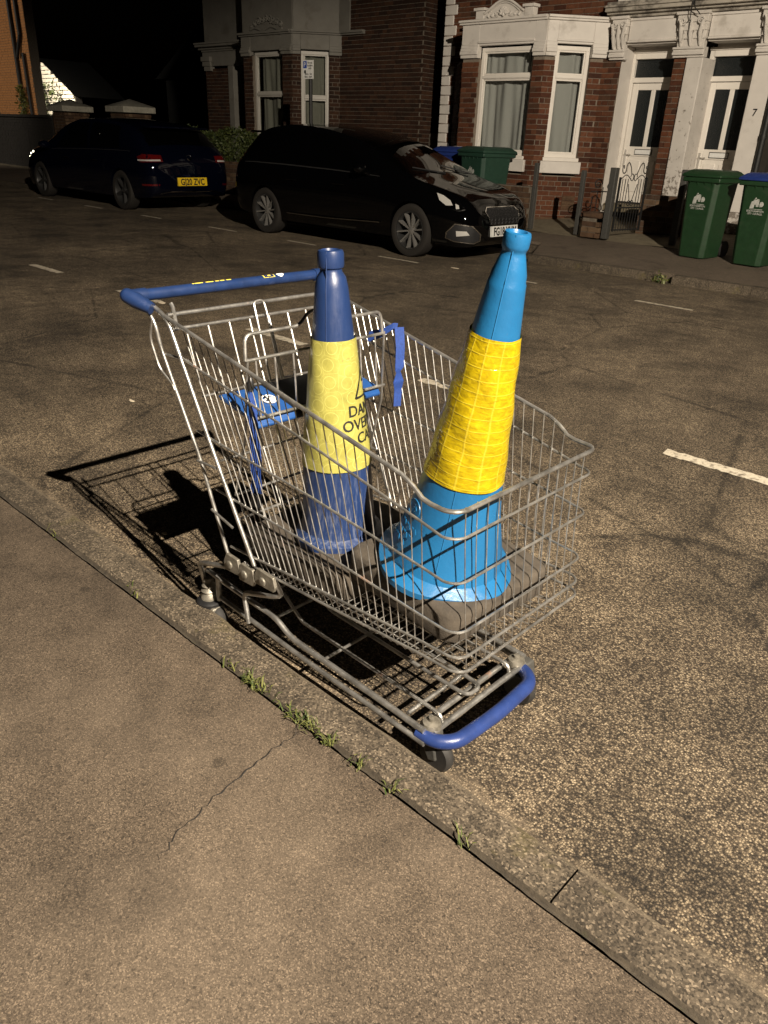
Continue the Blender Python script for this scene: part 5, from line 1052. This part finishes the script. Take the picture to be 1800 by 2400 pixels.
# ------------------------------------------------------------------ two painted traffic cones
def slant(prof,h):
    for (r0,h0),(r1,h1) in zip(prof[:-1],prof[1:]):
        if h0<=h<=h1 and h1>h0: return r0+(r1-r0)*(h-h0)/(h1-h0)
    return prof[-1][0]
def make_cone(label,loc,rot,prof,sl,mat,smat,bs,baserot,boff=(0,0),btilt=0):
    r=thing('traffic_cone',label,'cone',loc); r.rotation_euler=rot; ORG[r.name]=(0,0,0)
    mb=MB(); mb.lathe(prof,(0,0,0),(0,0,1),56,ref=(1,0,0)); body=mb.build('body',mat,r,org=(0,0,0),angle=35)
    mb=MB(); fl=[]                                               # scalloped foot flange
    for k in range(56):
        a=2*math.pi*k/56; q=prof[0][0]+.012+.010*(.5+.5*math.cos(4*a)); fl.append((q,a))
    V=[(q*math.cos(a),q*math.sin(a),-.004) for q,a in fl]+[(q*math.cos(a),q*math.sin(a),.010) for q,a in fl]+[((q-.012)*math.cos(a),(q-.012)*math.sin(a),.018) for q,a in fl]+[((prof[1][0]-.004)*math.cos(a),(prof[1][0]-.004)*math.sin(a),prof[1][1]) for q,a in fl]
    F=[(j*56+k,j*56+(k+1)%56,(j+1)*56+(k+1)%56,(j+1)*56+k) for j in range(3) for k in range(56)]; mb.add(V,F); mb.build('foot_flange',mat,body,org=(0,0,0))
    # seam rib
    mb=MB(); sa=R_(-62); mb.tube([(slant(prof,h)*math.cos(sa),slant(prof,h)*math.sin(sa),h) for h in np.linspace(prof[1][1]+.01,prof[-3][1]-.002,24)],.0016,5); mb.build('mould_seam',mat,body,org=(0,0,0))
    # sleeve with uv
    h0,h1=sl; me=bpy.data.meshes.new('sleeve'); nu,nv=72,24; V=[];F=[];UV=[]
    for j in range(nv+1):
        h=h0+(h1-h0)*j/nv
        for i in range(nu+1):
            a=2*math.pi*i/nu; rr=slant(prof,h)+.0036+.0007*math.sin(a*7+h*40)+(.0012*math.sin(a*3+h*60) if smat is M['sleeve_gold'] else 0); V.append((rr*math.cos(a),rr*math.sin(a),h))
    for j in range(nv):
        for i in range(nu):
            F.append((j*(nu+1)+i,j*(nu+1)+i+1,(j+1)*(nu+1)+i+1,(j+1)*(nu+1)+i)); UV.append([((i+di)/nu*.40,h0+(h1-h0)*(j+dj)/nv) for di,dj in ((0,0),(1,0),(1,1),(0,1))])
    me.from_pydata(V,[],F); ul=me.uv_layers.new(name='UVMap')
    for p in me.polygons:
        p.use_smooth=True
        for li,uvv in zip(p.loop_indices,UV[p.index]): ul.data[li].uv=uvv
    me.materials.append(smat); so=bpy.data.objects.new('reflective_sleeve',me); COL.objects.link(so); so.parent=r; ORG[so.name]=(0,0,0)
    # rubber base block
    mb=MB(); b=bs/2; c=.04; zt,zb_=-.004,-.080
    def sq(k,z,cc): 
        q=b*k; out=[]
        for (sx_,sy_,a0) in ((1,1,0),(-1,1,90),(-1,-1,180),(1,-1,270)):
            for t in range(4): a=R_(a0+30*t); out.append((sx_*(q-cc)+cc*math.cos(a),sy_*(q-cc)+cc*math.sin(a),z))
        return out
    V=sq(.985,zb_,c)+sq(1.0,zb_+.008,c)+sq(1.0,zt-.012,c)+sq(.975,zt-.003,c)+sq(.94,zt,c); F=[tuple(range(15,-1,-1))]
    for j in range(4):
        for k in range(16): F.append((j*16+k,j*16+(k+1)%16,(j+1)*16+(k+1)%16,(j+1)*16+k))
    F.append(tuple(64+k for k in range(16))); mb.add(V,F); ba=mb.build('base',M['cone_base'],r,org=(0,0,0),angle=50); ba.rotation_euler=(0,btilt,baserot); ba.location=(boff[0],boff[1],0)
    return r,body,so
prof1=[(.104,0),(.0995,.03),(.0960,.065),(.0940,.085),(.0884,.21),(.0683,.379),(.0513,.531),(.0395,.648),(.0345,.672),(.0262,.684),(.0258,.690),(.0300,.694),(.0312,.700),(.0312,.724),(.0290,.731),(.022,.733),(.019,.727),(.0,.722)]
c1,b1,s1=make_cone('dark navy cone with pale yellow danger sleeve standing upright in the trolley',(-1.325,1.270,.415),(R_(1.6),R_(-1.6),0),prof1,(.212,.532),M['cone_navy'],M['sleeve_pale'],.40,R_(4),(-.03,.03))
A1=math.atan2(-1.255,1.335)
def wrap(prof,ac,hc):
    def f(x,y):
        h=hc+y; rr=slant(prof,h)+.0056; a=ac+x/(slant(prof,hc)+.004); return (rr*math.cos(a),rr*math.sin(a),h)
    return f
ac=A1+R_(84)
for tx,h in (('DANGER',.350),('OVERHEAD',.315),('CABLES',.280)): text_mb(tx,.0385,wrap(prof1,ac,h),sub=.008,bold=.0004).build('lettering',M['decal_black'],s1,org=(0,0,0))
wf=wrap(prof1,ac,.392); mb=MB()
def wpath(pts,wd):
    P=[]
    for (a,b) in zip(pts[:-1],pts[1:]):
        for i in range(8): P.append((lerp(a[0],b[0],i/8),lerp(a[1],b[1],i/8)))
    P.append(pts[-1]); V=[]
    for i,p in enumerate(P):
        q0,q1=P[max(0,i-1)],P[min(len(P)-1,i+1)]; d=Vector((q1[0]-q0[0],q1[1]-q0[1])).normalized(); n=Vector((-d.y,d.x)); V+=[wf(p[0]+n.x*wd,p[1]+n.y*wd),wf(p[0]-n.x*wd,p[1]-n.y*wd)]
    mb.add(V,[(2*i,2*i+1,2*i+3,2*i+2) for i in range(len(P)-1)])
wpath([(-.048,0),(.048,0),(0,.084),(-.048,0),(-.04,0)],.0026); wpath([(.004,.062),(-.010,.036),(.008,.036),(-.004,.012)],.0028)
mb.build('warning_triangle',M['decal_black'],s1,org=(0,0,0))
prof2=[(.148,0),(.136,.03),(.119,.10),(.103,.16),(.0885,.25),(.0681,.425),(.0495,.578),(.0385,.672),(.0378,.680),(.0358,.684),(.0345,.698),(.0245,.732),(.0228,.737),(.0232,.742),(.0250,.745),(.0262,.750),(.0262,.768),(.0245,.774),(.018,.775),(.015,.769),(.0,.766)]
c2,b2,s2=make_cone('sky blue cone with glossy quilted yellow sleeve leaning in the trolley front',(-.970,1.282,.470),(R_(1.5),R_(9.2),0),prof2,(.252,.580),M['cone_sky'],M['sleeve_gold'],.365,R_(-3),(-.008,.030),R_(-5.0))
# embossed maker's marks on the lower flank
ae=math.atan2(-1.27,.957)+R_(-62)
for tx,h,sz in (('05',.155,.032),('TRAFFIX',.118,.018),('MADE IN UK',.092,.014)): pass
mb=MB(); wf2=wrap(prof2,ae,.165); mb.tube([wf2(.024*math.cos(a),.020*math.sin(a)) for a in [i*math.pi/10 for i in range(20)]],.0016,5,closed=True); mb.tube([wf2(-.010,.008),wf2(.004,.010),wf2(-.004,-.008)],.0014,5); mb.tube([wf2(.006,.008),wf2(.012,.0),wf2(.004,-.009)],.0014,5)
for row in range(3):
    for k in range(7-row): mb.tube([wf2(-.03+k*.010,-.036-row*.020),wf2(-.024+k*.010,-.046-row*.020+.008*(k%2))],.0012,4)
mb.build('embossed_marks',M['cone_sky'],b2,org=(0,0,0))

# ------------------------------------------------------------------ plants and litter
so=MB(); V=[]; n=700
for i in range(n+1):
    x=-9+11.2*i/n; a=.001+.005*abs(math.sin(x*5.1)*math.sin(x*13.7+1))+random.uniform(0,.004); b=.001+.003*abs(math.sin(x*7.3+2))+random.uniform(0,.003); V+=[(x,.9355-a*.6,.0955),(x,.9385,.094+random.uniform(-.003,.002)),(x,.9425+b*.5,.1005)]
so.add(V,[(3*i+k,3*i+3+k,3*i+4+k,3*i+1+k) for i in range(n) for k in (0,1)]); tag(so.build('joint_soil',M['soil'],org=(0,0,0)),'dirt and moss lying in the joint behind the kerb','soil',kind='stuff')
mb=MB()
def blade(p,h,lean,w):
    p=Vector(p); d=Vector((math.cos(lean[0]),math.sin(lean[0]),0))*lean[1]; s=Vector((-d.y,d.x,0)).normalized()*w if d.length>0 else Vector((w,0,0)); m_=p+d*.4*h+Zv*h*.7; e=p+d*h+Zv*h*(1-.35*lean[1])
    mb.add([p-s,p+s,m_+s*.8,m_-s*.8,e],[(0,1,2,3),(3,2,4)])
for cx,n,sp in ((-1.30,40,.018),(-1.26,24,.03),(-1.13,30,.03),(-1.08,46,.018),(-1.01,26,.012),(-.91,14,.014),(-.79,12,.012),(-.60,9,.010),(-1.40,10,.03),(-1.9,8,.03),(-2.4,8,.04)):
    for _ in range(n): blade((cx+random.gauss(0,sp),.938+random.gauss(0,.008),.094),random.uniform(.008,.036),(random.uniform(0,6.28),random.uniform(.5,1.3)),random.uniform(.001,.0026))
tag(mb.build('grass',M['grass'],org=(0,0,0)),'grass growing in the joint behind the kerb','grass',kind='stuff')
wd=thing('weed','small green weed growing from the gap in the far kerb','weed',(-3.9,8.86,0)); leaves('leaves',M['grass'],lambda:(Vector((-3.9+random.gauss(0,.05),8.82+random.gauss(0,.04),abs(random.gauss(.04,.035)))),Vector((0,-.3,1))),90,.022,wd)
for (x,y,z,sx_,sy_,lb) in ((-3.816,2.034,.003,.028,.012,'pale scrap of litter on the road left of the trolley shadow'),(-2.323,1.309,.003,.014,.010,'tiny cream scrap of litter inside the trolley shadow'),(-5.93,7.569,.003,.06,.03,'white paper scrap on the road before the black hatchback'),(-6.10,3.644,.003,.05,.03,'pale paper flake beside the broken centre line')):
    mb=MB(); n=9; P=[(x+sx_*random.uniform(.7,1.1)*math.cos(2*math.pi*i/n),y+sy_*random.uniform(.7,1.1)*math.sin(2*math.pi*i/n),z+random.uniform(0,.004)) for i in range(n)]; mb.prism(P,(0,0,.0025)); tag(mb.build('litter_scrap',M['litter']),lb,'litter')

# ------------------------------------------------------------------ assumed street lamps (out of frame) that light the place
def lamp(label,p,py,watts,size,blend,rad,aim=None):
    r=thing('assumed_street_lamp',label,'street lamp',(p[0],py,.09)); mb=MB(); mb.tube([(p[0],py,.09),(p[0],py,1.2),(p[0],py,1.25),(p[0],py,p[2]+.18)],[.075,.075,.05,.04],14); mb.tube([(p[0],py,p[2]+.16),(p[0],p[1],p[2]+.10)],.03,10); mb.build('column',M['iron'],r)
    mb=MB(); mb.box(p[0]-.12,p[0]+.12,p[1]-.28,p[1]+.28,p[2]+.03,p[2]+.11); mb.build('lantern',M['grey_post'],r,bevel=.02)
    ld=bpy.data.lights.new('assumed_lamp_light','SPOT'); ld.energy=watts; ld.color=LAMPCOL; ld.spot_size=R_(size); ld.spot_blend=blend; ld.shadow_soft_size=rad
    lo=bpy.data.objects.new('assumed_lamp_light',ld); COL.objects.link(lo); lo.parent=r; lo.location=Vector(p)-Vector((p[0],py,.09))
    if aim: lo.rotation_euler=(Vector(aim)-Vector(p)).to_track_quat('-Z','Y').to_euler()
lamp('assumed grey street lamp, out of frame on the near pavement, lighting the trolley',LAMP,-.95,LAMP_W,178,.12,.03)  # assumed lamp, placed from the direction of the shadows
lamp('added grey street lamp, unseen far down the near pavement, aimed at the orange brick house',LAMP2,-.8,LAMP2_W,68,.5,.05,(-31,12.6,3.2))  # unseen lamp added to light the orange brick wall

bl=thing('assumed_bulkhead_lamp','small assumed bulkhead lamp, unseen on the back of the orange brick house, lighting the outhouse','lamp',(-31.2,13.0,3.9))  # assumed lamp, not in view, added to brighten the white outhouse wall
mb=MB(); mb.lathe([(.10,0),(.10,.04),(.07,.08),(0,.09)],(-31.2,12.95,3.9),(0,1,0),18); mb.build('housing',M['assumed_lamp_glow'],bl)
ld=bpy.data.lights.new('assumed_lamp_light','SPOT'); ld.energy=1500; ld.color=(1,.9,.72); ld.spot_size=R_(75); ld.spot_blend=.3; ld.shadow_soft_size=.05
lo=bpy.data.objects.new('assumed_lamp_light',ld); COL.objects.link(lo); lo.parent=bl; lo.location=(0,.15,0); lo.rotation_euler=Vector((-1.7,3.0,-1.0)).to_track_quat('-Z','Y').to_euler()
